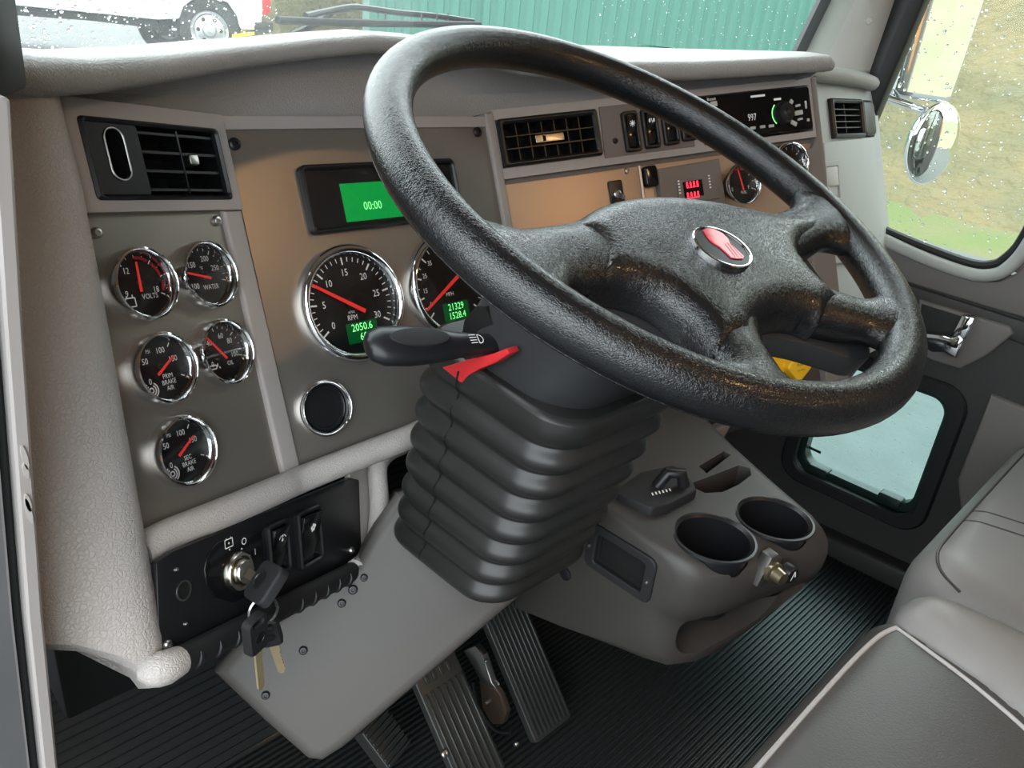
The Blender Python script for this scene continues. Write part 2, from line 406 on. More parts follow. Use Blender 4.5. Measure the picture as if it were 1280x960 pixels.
# A-pillar trim at the right (between windshield and door)
t1 = tag(thing('trim_1', 'pale grey right windshield pillar trim with a screw', None), kind='structure')
def pil(px0, px1, X0): return [atX(px0[0], px0[1], X0), atX(px1[0], px1[1], X0)]
inn = [atX(1000,74,1.39), atX(1037,-2,1.39)]; out_ = [atX(1086,100,1.47), atX(1120,-2,1.47)]
def ext(a, b, t): return a + (b-a)*t
rings = []
for t in (-.6, 0, .5, 1, 2.2, 5.2):
    i0 = ext(*inn, t); o0 = ext(*out_, t); mid = (i0+o0)/2 + Vector((-.012, -.012, 0))
    rings.append([i0, mid, o0, o0+Vector((.04,.03,0)), i0+Vector((.03,.012,0))])
MB().add(*loft(rings)).build('cover', 'pillar_grey', t1, bevel=.004)
rings = []
for t in (-.6, 0, 1, 2.2, 5.2):
    i0 = ext(*inn, t); rings.append([i0+Vector((-.012,.008,0)), i0+Vector((-.003,-.006,0)), i0+Vector((.012,.012,0)), i0+Vector((-.004,.020,0))])
MB().add(*loft(rings)).build('glass_gasket', 'gasket', t1)
pf = plane_frame((-.72,-.69,.1), (inn[0]+inn[1]+out_[0]+out_[1])/4 + Vector((-.012,-.012,0)), (.7,-.7,0))
screw(pf, 1087, 26, t1, .006, .001, 'pillar_grey')

# passenger door -----------------------------------------------------
d1 = tag(thing('door_1', 'passenger door with grey panels, pull handle and low window', None), kind='structure')
pk = [FD.uv(*q) for q in ((1028,440),(1192,500),(1143,648),(990,588))]
pu0 = (pk[0][0]+pk[3][0])/2; pu1 = (pk[1][0]+pk[2][0])/2; pv0 = (pk[2][1]+pk[3][1])/2; pv1 = (pk[0][1]+pk[1][1])/2
winv = FD.uv(1160,318)[1]
wu0, wu1 = -.60, -.235
m = holed_plate(FD, -.635, .95, FLOOR, .60, [(pu0, pu1, pv0, pv1), (wu0, wu1, winv, .50)], -.03, 0, .05)
m.build('inner_panel', 'door_dark', d1, smooth=False)
# upper shoulder of the door, a rounded grey sill
sill = [FD.uv(*q) for q in ((1070,280),(1105,297),(1160,322),(1215,341),(1245,342),(1262,334),(1280,316),(1300,285))]
sill3 = smooth_path([FD.pt(u, v, .012) for u, v in sill], 5)
MB().add(*tube(sill3, .011, 10)).build('window_sill', 'cool_grey', d1)
gk = smooth_path([FD.pt(*FD.uv(x, y-10), .004) for x, y in ((1070,280),(1105,297),(1160,320),(1215,339),(1243,340),(1258,332),(1274,316),(1292,285))], 5)
MB().add(*tube(gk, .008, 8)).build('window_gasket', 'gasket', d1)
def door_pix(name, pix, n0, n1, m, b=.004): return MB().add(*soft_prism(FD, px_poly(FD, pix, n1), n0, n1, b, 3)).build(name, m, d1)
door_pix('shoulder', [(1075,288),(1110,306),(1215,350),(1248,352),(1270,342),(1300,310),(1420,340),(1420,470),(1280,398),(1130,352),(1080,332)], 0, .010, 'door_grey')
door_pix('rear_post', [(1262,338),(1286,312),(1310,250),(1420,60),(1620,60),(1620,360),(1420,400)], 0, .008, 'door_grey')
door_pix('trim_band', [(1060,330),(1130,354),(1280,402),(1420,450),(1420,500),(1280,432),(1130,375),(1050,345)], 0, .006, 'door_dark')
door_pix('handle_cup', [(1148,374),(1262,408),(1267,418),(1232,446),(1200,462),(1165,452),(1140,440)], .0, .012, 'door_grey', .006)
door_pix('handle_recess', [(1152,380),(1206,397),(1195,440),(1165,440),(1145,428)], .0, .0135, 'black_matte', .001)
hf = FD.up(.016)
hp = [FD.pt(*FD.uv(x, y, .035), .035) for x, y in ((1160,421),(1178,424),(1190,424))]
hnd = MB().add(*prism(FD, px_poly(FD, [(1158,416),(1182,419),(1192,422),(1200,418),(1206,424),(1197,447),(1190,445),(1160,427)], .03), .018, .036)).build('pull_handle', 'chrome', d1, bevel=.003)
MB().add(*prism(FD, px_poly(FD, [(1189,421),(1203,394),(1219,397),(1208,424)], .03), .014, .034)).build('release_lever', 'chrome', d1, bevel=.003)
door_pix('map_pocket', [(1238,494),(1330,530),(1330,690),(1200,640),(1196,600)], 0, .012, 'door_carpet', .006)
door_pix('lower_sill', [(980,645),(1130,714),(1300,790),(1300,830),(1125,742),(975,668)], 0, .035, 'door_dark', .01)
po = rrect((pu0+pu1)/2, (pv0+pv1)/2, pu1-pu0+.05, pv1-pv0+.05, .05, 6); pi = rrect((pu0+pu1)/2, (pv0+pv1)/2, pu1-pu0-.004, pv1-pv0-.004, .035, 6)
MB().add(*ring_plate(FD, po, pi, -.004, .010, .004)).build('peep_frame', 'gasket', d1)
pi2 = rrect((pu0+pu1)/2, (pv0+pv1)/2, pu1-pu0-.026, pv1-pv0-.03, .03, 6)
MB().add(*ring_plate(FD, rrect((pu0+pu1)/2, (pv0+pv1)/2, pu1-pu0+.004, pv1-pv0+.004, .035, 6), pi2, -.04, -.012, .003)).build('peep_seal', 'gasket_green', d1)
for (x, y) in ((1022,588),(1112,624)):
    u, v = FD.uv(x, y, -.01); MB().add(*soft_prism(FD, rrect(u, v-.004, .045, .022, .005), -.03, -.006, .003)).build('seal_clip', 'gasket_green', d1)
w3 = tag(thing('window_3', 'small low window set in the passenger door', None), kind='structure')
MB().add(*prism(FD, rrect((pu0+pu1)/2, (pv0+pv1)/2, pu1-pu0, pv1-pv0, .035, 6), -.034, -.030)).build('pane', 'peep_glass', w3)
lm = MB()
for (x0, y0, x1, y1) in ((1011,559,1026,566),(1114,618,1131,625)):
    p = FD.uv(x0, y0, -.0295); q = FD.uv(x1, y1, -.0295); bar(lm, FD, p, q, .006, -.0295)
lm.build('etched_mark', 'gasket', w3)
w2 = tag(thing('window_2', 'passenger door window covered in raindrops', None), kind='structure')
MB().add(*box(FD, wu0-.01, wu1+.22, winv-.02, .52, -.034, -.029)).build('pane', 'window_glass', w2)
# the door's front frame (dark gasket along the pillar)
g0 = [atX(1090,118,1.475), atX(1140,-2,1.475)]
rings = []
for t in (-.35, 0, 1, 2, 4.5):
    p = ext(*g0, t); rings.append([p+Vector((-.004,.03,0)), p+Vector((-.012,.0,0)), p+Vector((-.002,-.022,0)), p+Vector((.03,-.02,0)), p+Vector((.03,.035,0))])
MB().add(*loft(rings)).build('frame_gasket', 'gasket', d1, bevel=.003)

# raindrops on the two big panes
def drops(name, spots, parent):
    m = MB()
    for p, n, r in spots:
        n = Vector(n).normalized(); a = n.orthogonal().normalized(); b = n.cross(a); k = 7
        rg = [[p + (a*math.cos(2*math.pi*i/k)+b*math.sin(2*math.pi*i/k))*r*s + n*r*h for i in range(k)] for s, h in ((.55,-.02),(1,.06),(.8,.34),(.35,.52))]
        m.add(*loft(rg))
    o = m.build(name, 'raindrop', parent); tag(o, kind='stuff'); return o
sp = []
for i in range(760):
    px = random.choice([random.uniform(25, 350), random.uniform(740, 1040), random.uniform(25, 350)]); py = random.uniform(0, 95)
    if 560 < px < 745: continue
    p = on_shield(px, py)
    if not (.14 < p.x < 1.36 and -.05 < p.z < .5): continue
    sp.append((p+Vector((0,.0062,0)), (0,1,.27), random.uniform(.0004, .0011) if random.random() < .9 else random.uniform(.0011,.0017)))
drops('raindrops', sp, w1)
sp = []
for i in range(620):
    u = random.uniform(-.6, -.2); v = random.uniform(winv, .16)
    sp.append((FD.pt(u, v, -.0345), (1,0,0), random.uniform(.001, .0024) if random.random() < .85 else random.uniform(.0024,.0036)))
drops('raindrops', sp, w2)
sp = []
for i in range(160): sp.append((FD.pt(random.uniform(pu0, pu1), random.uniform(pv0, pv1), -.0345), (1,0,0), random.uniform(.001, .0022)))
drops('raindrops', sp, w3)
# ================================================================== DASHBOARD
dash = thing('dashboard', 'taupe truck dashboard with metal instrument panels wrapped around the driver', 'dashboard')
# --- padded top: nose stations (x, y, z of the nose's lower edge, radius, plate-top point)
ST = [((.128,.575,-.060), .013, FL.pt(-.215,.150,-.01)), ((.146,.596,-.066), .0135, FL.pt(-.195,.160,-.01)), ((.170,.611,-.0715), .0135, FL.pt(-.172,.168,-.01)), ((.208,.625,-.070), .012, FL.pt(-.135,.172,0)),
      ((.272,.652,-.063), .0105, FL.pt(-.075,.172,0)), ((.340,.680,-.054), .0095, FL.pt(0,.172,0)), ((.380,.687,-.048), .009, FC.pt(.045,.172,0)), ((.427,.690,-.041), .009, FC.pt(.09,.172,0)),
      ((.493,.693,-.033), .009, FC.pt(.157,.172,0)), ((.56,.693,-.032), .009, FC.pt(.223,.172,0)), ((.62,.690,-.036), .0095, FC.pt(.29,.172,0)), ((.685,.672,-.046), .0105, FM.pt(.005,.182,0)),
      ((.75,.650,-.047), .0115, FM.pt(.07,.182,0)), ((.83,.620,-.042), .012, FM.pt(.155,.182,0)), ((.915,.587,-.035), .012, FM.pt(.245,.182,0)), ((1.0,.554,-.0245), .0115, FM.pt(.34,.182,0)),
      ((1.092,.519,-.0125), .011, FM.pt(.44,.182,0)), ((1.122,.508,-.009), .011, FM.pt(.475,.182,0))]
rings = []
for i, ((x, y, z), r, pt) in enumerate(ST):
    p = Vector((x, y, z)); a = Vector(ST[max(i-1,0)][0]); b = Vector(ST[min(i+1,len(ST)-1)][0]); t = b-a; t.z = 0; t.normalize(); d = Vector((t.y, -t.x, 0))
    c = p + Vector((0,0,r)) - d*r
    wy = max(windshield_y(x+.02, -.05)+.01, y+.08); zb = -.052 + .052*(x-.2)
    sec = [Vector((x+(wy-y)*-d.x*.3, wy, zb-.05)), Vector((x+(wy-y)*-d.x*.3, wy, zb)), c - d*.045 + Vector((0,0,r*1.15)), c - d*.02 + Vector((0,0,r*1.1))]
    for k in range(9):
        an = math.radians(90-22.5*k); sec.append(c + d*r*math.cos(an)*1.0 + Vector((0,0,r*math.sin(an))))
    sec += [c - d*.012 + Vector((0,0,-r*.85)), c - d*.035 + Vector((0,0,-r*.8)), pt.lerp(c, .35) - d*.028, pt.lerp(c, .1) - d*.012, pt]
    rings.append(sec)
MB().add(*loft(rings, False, False, closed=False)).build('top_pad', 'dash_top', dash)
# round end of the pad at the right
MB().add(*loft([rings[-1], [p.lerp(rings[-1][8], .35)+Vector((.010,.0,-.002)) for p in rings[-1]], [rings[-1][8].lerp(p, .15)+Vector((.013,.012,-.004)) for p in rings[-1]]], False, True, closed=True)).build('pad_end', 'dash_top', dash)
# --- left wing
vu0, vv0 = FL.uv(120,248); vu1, vv1 = FL.uv(262,163)
LV = (-.147, -.0125, .0995, .1615)
holed_plate(FL, -.175, -.0, .0895, .176, [LV], -.01, .006, .05).build('vent_surround', 'taupe_plain', dash, smooth=False)
MB().add(*prism(FL, [(-.180,-.172),(-.0225,-.172),(-.0225,.0895),(-.166,.0895)], -.012, -.001)).build('gauge_plate', 'plate_metal', dash, smooth=False)
screw(FL, 121, 291, dash, .0042, 0); screw(FL, 271, 276, dash, .0046, 0)
MB().add(*soft_prism(FL, [(-.0225,-.182),(.002,-.182),(.0005,.0895),(-.0225,.0895)], -.02, .0045, .004)).build('divider_rail', 'taupe_plain', dash)
# left end of the dash: moulded wrap
prof = [(-.150,-.012),(-.164,-.004),(-.167,.010),(-.1705,.022),(-.177,.031),(-.187,.036),(-.199,.036),(-.214,.031),(-.235,.018),(-.275,-.012),(-.33,-.06)]
rings = []
def end_u(u, v): return u - max(0, (.09-v))*.088
nP = len(prof)-1
vb = [-.256 + .085*max(0, (j-5)/(nP-5))**1.2 for j in range(nP+1)]
for f in (0,.15,.35,.55,.75,.88,.94): rings.append([FL.pt(end_u(u, .168+(vb[j]-.168)*f), .168+(vb[j]-.168)*f, n) for j, (u, n) in enumerate(prof)])
for dv, sh in ((-.0,.04),(-.008,.14),(-.0135,.32),(-.016,.6)): rings.append([FL.pt(end_u(u, vb[j])*(1-sh)+(-.215)*sh, vb[j]+dv, n*(1-sh)+(-.02)*sh) for j, (u, n) in enumerate(prof)])
MB().add(*loft(rings, False, True, closed=False)).build('end_panel', 'taupe_leather', dash)
# --- cluster
MB().add(*prism(FC, [(.0035,-.170),(.338,-.170),(.338,.166),(.0035,.166)], -.012, -.001)).build('cluster_plate', 'plate_metal', dash, smooth=False)
holed_plate(FC, 0, .345, .164, .176, [], -.01, .0015, .01).build('upper_trim', 'taupe_plain', dash, smooth=False)
screw(FC, 293, 180, dash, .006, 0, 'black_plastic'); screw(FC, 597, 165, dash, .006, 0, 'black_plastic')
MB().add(*soft_prism(FC, [(.3365,-.18),(.350,-.18),(.350,.18),(.3365,.18)], -.02, .004, .003)).build('divider_rail', 'taupe_plain', dash)
# --- lower rail
rail = [FL.pt(*FL.uv(x, y, .012), .012) for x, y in ((175,690),(205,672),(270,645),(345,613))] + [FC.pt(*FC.uv(x, y, .012), .012) for x, y in ((375,600),(440,574),(505,549),(560,528))] + [FC.pt(.30,-.19,.01)]
MB().add(*tube(smooth_path(rail, 5), .0135, 12)).build('lower_rail', 'taupe_leather', dash)
# --- gauges: bezel + dial + print + needle + lens
def gauge(name, label, fr, cu, cv, r, start, sweep, major, minor, nums, caption, tip, tail, face_r=.80, small=True, extra=None, red=None, num_r=None, num_size=None):
    rb = r
    g = MB().add(*lathe(fr, cu, cv, [(rb*.99,-.004),(rb,.005),(rb*.985,.0085),(rb*.95,.0112),(rb*.91,.0118),(rb*.87,.0105),(rb*.84,.007),(rb*.825,.002),(rb*.82,-.002)], 56)).build(name, 'chrome', dash)
    tag(g, label)
    MB().add(*prism(fr, circ(cu, cv, rb*.83, 48), -.004, -.0005)).build('dial_face', 'dial', g)
    pr = MB(); R = rb*.83
    def P(t, rr): a = math.radians(start - sweep*t); return (cu+rr*math.cos(a), cv+rr*math.sin(a))
    for k in range(major*minor+1):
        t = k/(major*minor); big = k % minor == 0
        bar(pr, fr, P(t, R*(.80 if big else .86)), P(t, R*.95), R*(.035 if big else .02), .0003)
    for t, s in nums: text(pr, s, fr, *P(t, R*(num_r or (.60 if small else .68))), R*(num_size or (.28 if small else .17)), .0003, sx=.85)
    for s, du, dv, sz in caption: text(pr, s, fr, cu+du*R, cv+dv*R, R*sz, .0003, sx=.85)
    tag(pr.build('dial_print', 'print_white', g, smooth=False), kind='stuff')
    if red:
        pm = MB(); n = 10
        for k in range(n):
            if k % 4 == 3: continue
            t0 = red[0]+(red[1]-red[0])*k/n; t1_ = red[0]+(red[1]-red[0])*(k+1)/n
            pm.add([fr.pt(*P(t0, R*.82), .0004), fr.pt(*P(t0, R*.92), .0004), fr.pt(*P(t1_, R*.92), .0004), fr.pt(*P(t1_, R*.82), .0004)], [(0,1,2,3)])
        tag(pm.build('red_zone', 'print_red', g, smooth=False), kind='stuff')
    nd = MB(); bar(nd, fr, tail, tip, R*.085, .0025, .0034, R*.05); nd.build('needle', 'needle_red', g, smooth=False)
    MB().add(*lathe(fr, cu, cv, [(R*.14,.0003),(R*.14,.0022),(R*.10,.0026),(.0001,.0027)], 18)).build('pivot_cap', 'black_plastic', g)
    if extra: extra(g, fr, cu, cv, R)
    MB().add(*prism(fr, circ(cu, cv, rb*.84, 40), .0042, .0048)).build('lens', 'dial_glass', g)
    return g
def sg(name, label, c, tip, tail, **k):
    cu, cv = FL.uv(*c); return gauge(name, label, FL, cu, cv, .0305, tip=FL.uv(*tip), tail=FL.uv(*tail), **k)
def icon_battery(g, fr, cu, cv, R):
    m = MB()
    for a, b in (((-.72,-.66),(-.34,-.66)),((-.34,-.66),(-.34,-.38)),((-.34,-.38),(-.72,-.38)),((-.72,-.38),(-.72,-.66)),((-.66,-.38),(-.66,-.30)),((-.42,-.38),(-.42,-.28))): bar(m, fr, (cu+a[0]*R*.9, cv+a[1]*R), (cu+b[0]*R*.9, cv+b[1]*R), R*.04, .0004)
    tag(m.build('battery_symbol', 'print_white', g, smooth=False), kind='stuff')
def icon_brake(g, fr, cu, cv, R):
    m = MB()
    for rr, a0, a1 in ((.08,0,360),(.17,120,420),(.25,-60,60),(.25,120,240)):
        n = 14
        for k in range(n):
            A0 = math.radians(a0+(a1-a0)*k/n); A1 = math.radians(a0+(a1-a0)*(k+1)/n)
            bar(m, fr, (cu-.52*R+rr*R*math.cos(A0), cv-.62*R+rr*R*math.sin(A0)), (cu-.52*R+rr*R*math.cos(A1), cv-.62*R+rr*R*math.sin(A1)), R*.045, .0004)
    tag(m.build('brake_symbol', 'print_white', g, smooth=False), kind='stuff')
def icon_oil(g, fr, cu, cv, R):
    m = MB()
    for a, b in (((-.70,-.50),(-.42,-.50)),((-.70,-.50),(-.74,-.38)),((-.42,-.50),(-.30,-.34)),((-.74,-.38),(-.52,-.36)),((-.52,-.36),(-.30,-.42)),((-.26,-.46),(-.22,-.52))): bar(m, fr, (cu+a[0]*R*.9, cv+a[1]*R), (cu+b[0]*R*.9, cv+b[1]*R), R*.045, .0004)
    tag(m.build('oil_symbol', 'print_white', g, smooth=False), kind='stuff')
sg('volt_gauge', 'voltmeter with a red arc, upper left of the small gauges', (174.5,356), (167,328), (174,365), start=205, sweep=230, major=3, minor=4, nums=[(0,'9'),(.33,'12'),(.98,'18')], caption=[('VOLTS',.28,-.40,.24)], red=(.5,.97), extra=icon_battery)
sg('water_gauge', 'water temperature gauge', (255,344.5), (228,341), (261,348), start=215, sweep=230, major=3, minor=5, nums=[(0,'100'),(.33,'150'),(.62,'200'),(.84,'250')], caption=[('WATER',.2,-.42,.24),('\u00b0F',-.05,.25,.18)])
sg('brake_air_gauge', 'primary brake air gauge', (200.5,461), (214,445), (195,469), start=215, sweep=240, major=3, minor=1, nums=[(0,'0'),(.28,'50'),(.58,'100'),(.80,'150')], caption=[('PRIM',.2,-.28,.22),('BRAKE',.2,-.48,.22),('AIR',.2,-.68,.22),('PSI',-.32,.62,.17)], extra=icon_brake)
sg('oil_gauge', 'oil pressure gauge', (276.5,441), (256,423), (281,448), start=215, sweep=230, major=4, minor=4, nums=[(0,'0'),(.34,'40'),(.6,'60'),(.78,'80'),(1,'100')], caption=[('OIL',.3,-.42,.22)], extra=icon_oil)
sg('brake_air_gauge', 'secondary brake air gauge, lowest of the small gauges', (226,564), (239,545), (221,570), start=215, sweep=240, major=3, minor=1, nums=[(0,'0'),(.28,'50'),(.58,'100'),(.80,'150')], caption=[('SEC',.2,-.28,.22),('BRAKE',.2,-.48,.22),('AIR',.2,-.68,.22),('PSI',-.32,.62,.17)], extra=icon_brake)
def lcd(l1, l2, sx):
    def f(g, fr, cu, cv, R):
        s = MB().add(*prism(fr, rrect(cu+sx*R, cv-.60*R, .74*R, .42*R, .03*R), .0, .0006)).build('lcd_window', 'lcd_dim', g, smooth=False)
        m = MB(); text(m, l1, fr, cu+sx*R, cv-.50*R, R*.22, .0009, sx=.85); text(m, l2, fr, cu+sx*R, cv-.70*R, R*.22, .0009, sx=.85)
        tag(m.build('lcd_digits', 'lcd_glyph', g, smooth=False), kind='stuff')
    return f
tcu, tcv = .1005, FC.uv(438,380)[1]
gauge('tachometer', 'large tachometer with its red needle near ten', FC, tcu, tcv, .0620, 215, 245, 6, 5, [(0,'0'),(1/6,'5'),(2/6,'10'),(.5,'15'),(4/6,'20'),(5/6,'25'),(1,'30')], [('x100',-.05,-.16,.09),('RPM',-.05,-.28,.15)], FC.uv(387,356), FC.uv(455,389), small=False, num_r=.64, num_size=.20, extra=lcd('2050.6','60',.12))
gauge('speedometer', 'speedometer half hidden by the wheel rim', FC, .2355, tcv, .0620, 222, 264, 9, 2, [((k*10-5+10)/100, str(k*10+5)) for k in range(0, 9)], [('km/h',-.05,-.06,.08),('MPH',-.05,-.20,.13)], FC.uv(532,388), FC.uv(571,345), small=False, num_r=.72, num_size=.15, extra=lcd('21329','1528.4',.05))
# empty gauge hole, chrome ring
ecu, ecv = FC.uv(405,510)
eg = MB().add(*lathe(FC, ecu, ecv, [(.0295,-.004),(.0298,.004),(.029,.0075),(.0272,.009),(.0255,.0075),(.0243,.003),(.024,-.002)], 48)).build('blank_gauge', 'chrome', dash); tag(eg, 'empty chrome gauge ring')
MB().add(*prism(FC, circ(ecu, ecv, .0245, 40), -.004, -.0006)).build('dial_face', 'dial', eg)
MB().add(*lathe(FC, ecu, ecv, [(.0243,-.0005),(.0225,-.0004),(.0222,.0012),(.0205,.0012),(.02,-.0004)], 40)).build('inner_ring', 'black_plastic', eg)
# second empty ring to the right of it, hidden behind the boot
# --- message screen
su0 = FC.uv(369,208)[0]; su1 = FC.uv(562,194)[0]; sv1 = FC.uv(369,208)[1]; sv0 = FC.uv(384,295)[1]
sf = MB().add(*ring_plate(FC, rrect((su0+su1)/2, (sv0+sv1)/2, su1-su0, sv1-sv0, .007), rrect((su0+su1)/2, (sv0+sv1)/2, su1-su0-.010, sv1-sv0-.010, .004), -.002, .008, .002)).build('message_screen', 'black_plastic', dash); tag(sf, 'black framed message screen showing 00:00')
MB().add(*box(FC, su0+.004, su1-.004, sv0+.004, sv1-.004, -.001, .0015)).build('screen_mask', 'black_matte', sf, smooth=False)
ga = FC.uv(424,230,.0017); gb = FC.uv(432,278,.0017)
MB().add(*box(FC, ga[0], ga[0]+.116, gb[1], ga[1], .0015, .0019)).build('lcd_window', 'lcd_green', sf, smooth=False)
m = MB(); text(m, '00:00', FC, *FC.uv(466,257,.002), .0125, .0022, sx=.85); tag(m.build('lcd_digits', 'lcd_glyph', sf, smooth=False), kind='stuff')
MB().add(*box(FC, su0+.005, su1-.005, sv0+.005, sv1-.005, .0035, .0040)).build('lens', 'dial_glass', sf, smooth=False)
# --- vents
def vent(fr, u0, u1, v0, v1, label, nx, ny, depth=.03, proud=.008, r=.004, knob=True):
    cu, cv, w, h = (u0+u1)/2, (v0+v1)/2, u1-u0, v1-v0
    o = MB().add(*ring_plate(fr, rrect(cu, cv, w, h, r), rrect(cu, cv, w-.016, h-.014, r*.6), -depth, proud, .003)).build('air_vent', 'black_plastic', dash); tag(o, label)
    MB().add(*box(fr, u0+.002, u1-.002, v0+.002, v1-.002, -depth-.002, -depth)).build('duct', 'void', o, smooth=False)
    for k in range(nx):
        x = u0+.008+(w-.016)*(k+1)/(nx+1); MB().add(*box(fr, x-.0006, x+.0006, v0+.007, v1-.007, -.018, proud-.008)).build('vane', 'black_plastic', o, smooth=False)
    for k in range(ny):
        y = v0+.007+(h-.014)*(k+1)/(ny+1); MB().add(*box(fr, u0+.008, u1-.008, y-.0007, y+.0007, -.012, proud-.005)).build('louver', 'black_plastic', o, smooth=False)
    return o
lv = tag(MB().add(*ring_plate(FL, rrect((LV[0]+LV[1])/2, (LV[2]+LV[3])/2, LV[1]-LV[0]+.004, LV[3]-LV[2]+.002, .004), rrect((LV[0]+LV[1])/2, (LV[2]+LV[3])/2, LV[1]-LV[0]-.006, LV[3]-LV[2]-.006, .003), -.03, .009, .002)).build('air_vent', 'black_plastic', dash), 'corner air vent with an oval opening beside it')
ou, ov = FL.uv(144,193,.006); oh = rrect(ou+.001, ov, .0165, .040, .0082, 8)
MB().add(*ring_plate(FL, rrect(-.122, (LV[2]+LV[3])/2, .049, LV[3]-LV[2]-.004, .004, 8), oh, -.02, .0075, .0015)).build('oval_bezel', 'black_plastic', lv)
MB().add(*ring_plate(FL, inset(oh, -.0012), inset(oh, .0004), .004, .0086, .0004)).build('oval_ring', 'steel', lv)
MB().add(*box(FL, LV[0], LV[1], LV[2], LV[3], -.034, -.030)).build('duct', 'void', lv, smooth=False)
for k in range(4):
    y = LV[2]+.007+.0155*k; MB().add(*prism(FL, [(-.098,y),(-.017,y),(-.017,y+.0022),(-.098,y+.0022)], -.02, .0035)).build('louver', 'black_plastic', lv, smooth=False)
for x in (-.0965, -.056, -.0165): MB().add(*box(FL, x-.0008, x+.0008, LV[2]+.005, LV[3]-.004, -.02, .004)).build('vane', 'black_gloss', lv, smooth=False)
MB().add(*soft_prism(FL, rrect(-.045,(LV[2]+LV[3])/2+.003,.010,.009,.002), -.005, .007, .001)).build('thumb_tab', 'steel', lv)
# --- middle wing face
MV = (.0045, .1445, .113, .1715); MR = (.306, .4985, .109, .1745)
holed_plate(FM, 0, .512, .100, .184, [MV, MR], -.06, 0, .05).build('upper_face', 'taupe_plain', dash, smooth=False)
mv = vent(FM, *MV, 'wide air vent right of the cluster', 6, 2)
MB().add(*soft_prism(FM, rrect(.072,.1425,.040,.010,.0015), -.006, .0065, .001)).build('thumb_tab', 'steel', mv)
MB().add(*box(FM, .062,.066,.139,.146,.006,.0068)).build('tab_slot', 'void', mv, smooth=False)
# switch plate
swp = MB().add(*soft_prism(FM, px_poly(FM, [(748,134),(862,122),(868,183),(756,198)]), 0, .002, .001)).build('switch_plate', 'brown_grey', dash)
screw(FM, 769, 176, dash, .0038, .002, 'black_plastic')
def rocker(fr, c, w, h, parent, sym, label=None, n=.002):
    cu, cv = c
    o = MB().add(*ring_plate(fr, rrect(cu, cv, w, h, .004), rrect(cu, cv, w-.008, h-.010, .003), n-.004, n+.006, .0015)).build('rocker_switch', 'black_plastic', parent)
    if label: tag(o, label)
    prof_ = [(-.5,.002),(-.1,.0045),(.0,.004),(.1,.0055),(.5,.010),(.5,-.004),(-.5,-.004)]
    rg = [[fr.pt(cu+s*(w-.009)/2, cv+y*(h-.011), n+z) for y, z in prof_] for s in (-1, 1)]
    MB().add(*loft(rg)).build('paddle', 'black_gloss', o, bevel=.001)
    if sym:
        m = MB(); k = Fr(fr.pt(cu, cv+h*.18, n+.0078), fr.u, (fr.pt(cu,cv+h*.5,n+.010)-fr.pt(cu,cv+h*.1,n+.0055)))
        k = k.up(.0003)
        if sym == 'lamp':
            m.add([k.pt(*q) for q in circ(0,0,.0022,12)], [tuple(range(12))])
            for j in range(8): a = math.pi*j/4; bar(m, k, (.0026*math.cos(a), .0026*math.sin(a)), (.0042*math.cos(a), .0042*math.sin(a)), .0011, 0)
        elif sym == 'beam':
            for j in (-1, 1): m.add([k.pt(*q) for q in circ(j*.0032,0,.0014,10,.0028)], [tuple(range(10))])
            bar(m, k, (-.001,.003), (.001,-.003), .0009, 0)
        elif sym == 'gust':
            for j, (x, y) in enumerate(((0,.002),(.0028,.0006),(-.0026,-.0004),(.0012,-.0024),(-.0012,-.003))): m.add([k.pt(*q) for q in circ(x,y,.0019,10)], [tuple(range(10))])
        elif sym == 'wiper':
            for j in range(8): a0 = math.radians(30+15*j); a1 = math.radians(45+15*j); bar(m, k, (.0062*math.cos(a0), -.002+.0062*math.sin(a0)), (.0062*math.cos(a1), -.002+.0062*math.sin(a1)), .0009, 0)
            bar(m, k, (0,-.002), (0,.004), .0009, 0); m.add([k.pt(*q) for q in circ(0,-.0005,.0016,8)], [tuple(range(8))])
        tag(m.build('switch_symbol', 'print_white', o, smooth=False), kind='stuff')
    return o
for (x, y), s in (((788,165),'lamp'), ((812,161),'beam'), ((836,157),None), ((858,152),None)): rocker(FM, FM.uv(x, y, .002), .0235, .052, dash, s)
# instrument bay below: metal plates tinted with a warm reflection
MB().add(*prism(FM, [(-.004,-.27),(.512,-.27),(.512,.1),(-.004,.1)], -.016, -.012)).build('bay_back', 'brown_grey', dash, smooth=False)
tp1 = px_poly(FM, [(622,233),(797,205)]); MB().add(*soft_prism(FM, [(-.002,-.16),(.197,-.16),(.197,.0935),(-.002,.0935)], -.012, -.001, .001)).build('instrument_plate', 'tan_reflection_plate', dash)
screw(FM, 783, 214, dash, .0038, -.001); screw(FM, 626, 238, dash, .0036, -.001)
tg = MB().add(*soft_prism(FM, rrect(*FM.uv(770,240), .021, .030, .003), -.002, .002, .001)).build('toggle_switch', 'black_plastic', dash)
tu, tv = FM.uv(770,243); MB().add(*lathe(FM, tu, tv, [(.0055,.001),(.0055,.005),(.004,.006)], 16, False, True)).build('collar', 'steel', tg)
MB().add(*tube([FM.pt(tu,tv,.005), FM.pt(tu,tv-.006,.018)], [.0022,.0032], 8)).build('lever', 'steel', tg)
MB().add(*box(FM, .203, .512, -.16, .0935, -.012, -.006)).build('instrument_plate', 'tan_reflection_plate', dash, bevel=.001)
MB().add(*soft_prism(FM, rrect(.214,.078,.020,.028,.005), -.007, .004, .003)).build('latch', 'black_gloss', dash)
MB().add(*tube([FM.pt(.2005,-.16,-.004), FM.pt(.2005,.094,-.004)], .0022, 8)).build('trim_strip', 'steel', dash)
bk = MB().add(*soft_prism(FM, px_poly(FM, [(820,212),(896,199),(912,300),(832,315)]), -.006, .006, .002)).build('brake_controller', 'brown_grey', dash); tag(bk, 'small box with red lit digits')
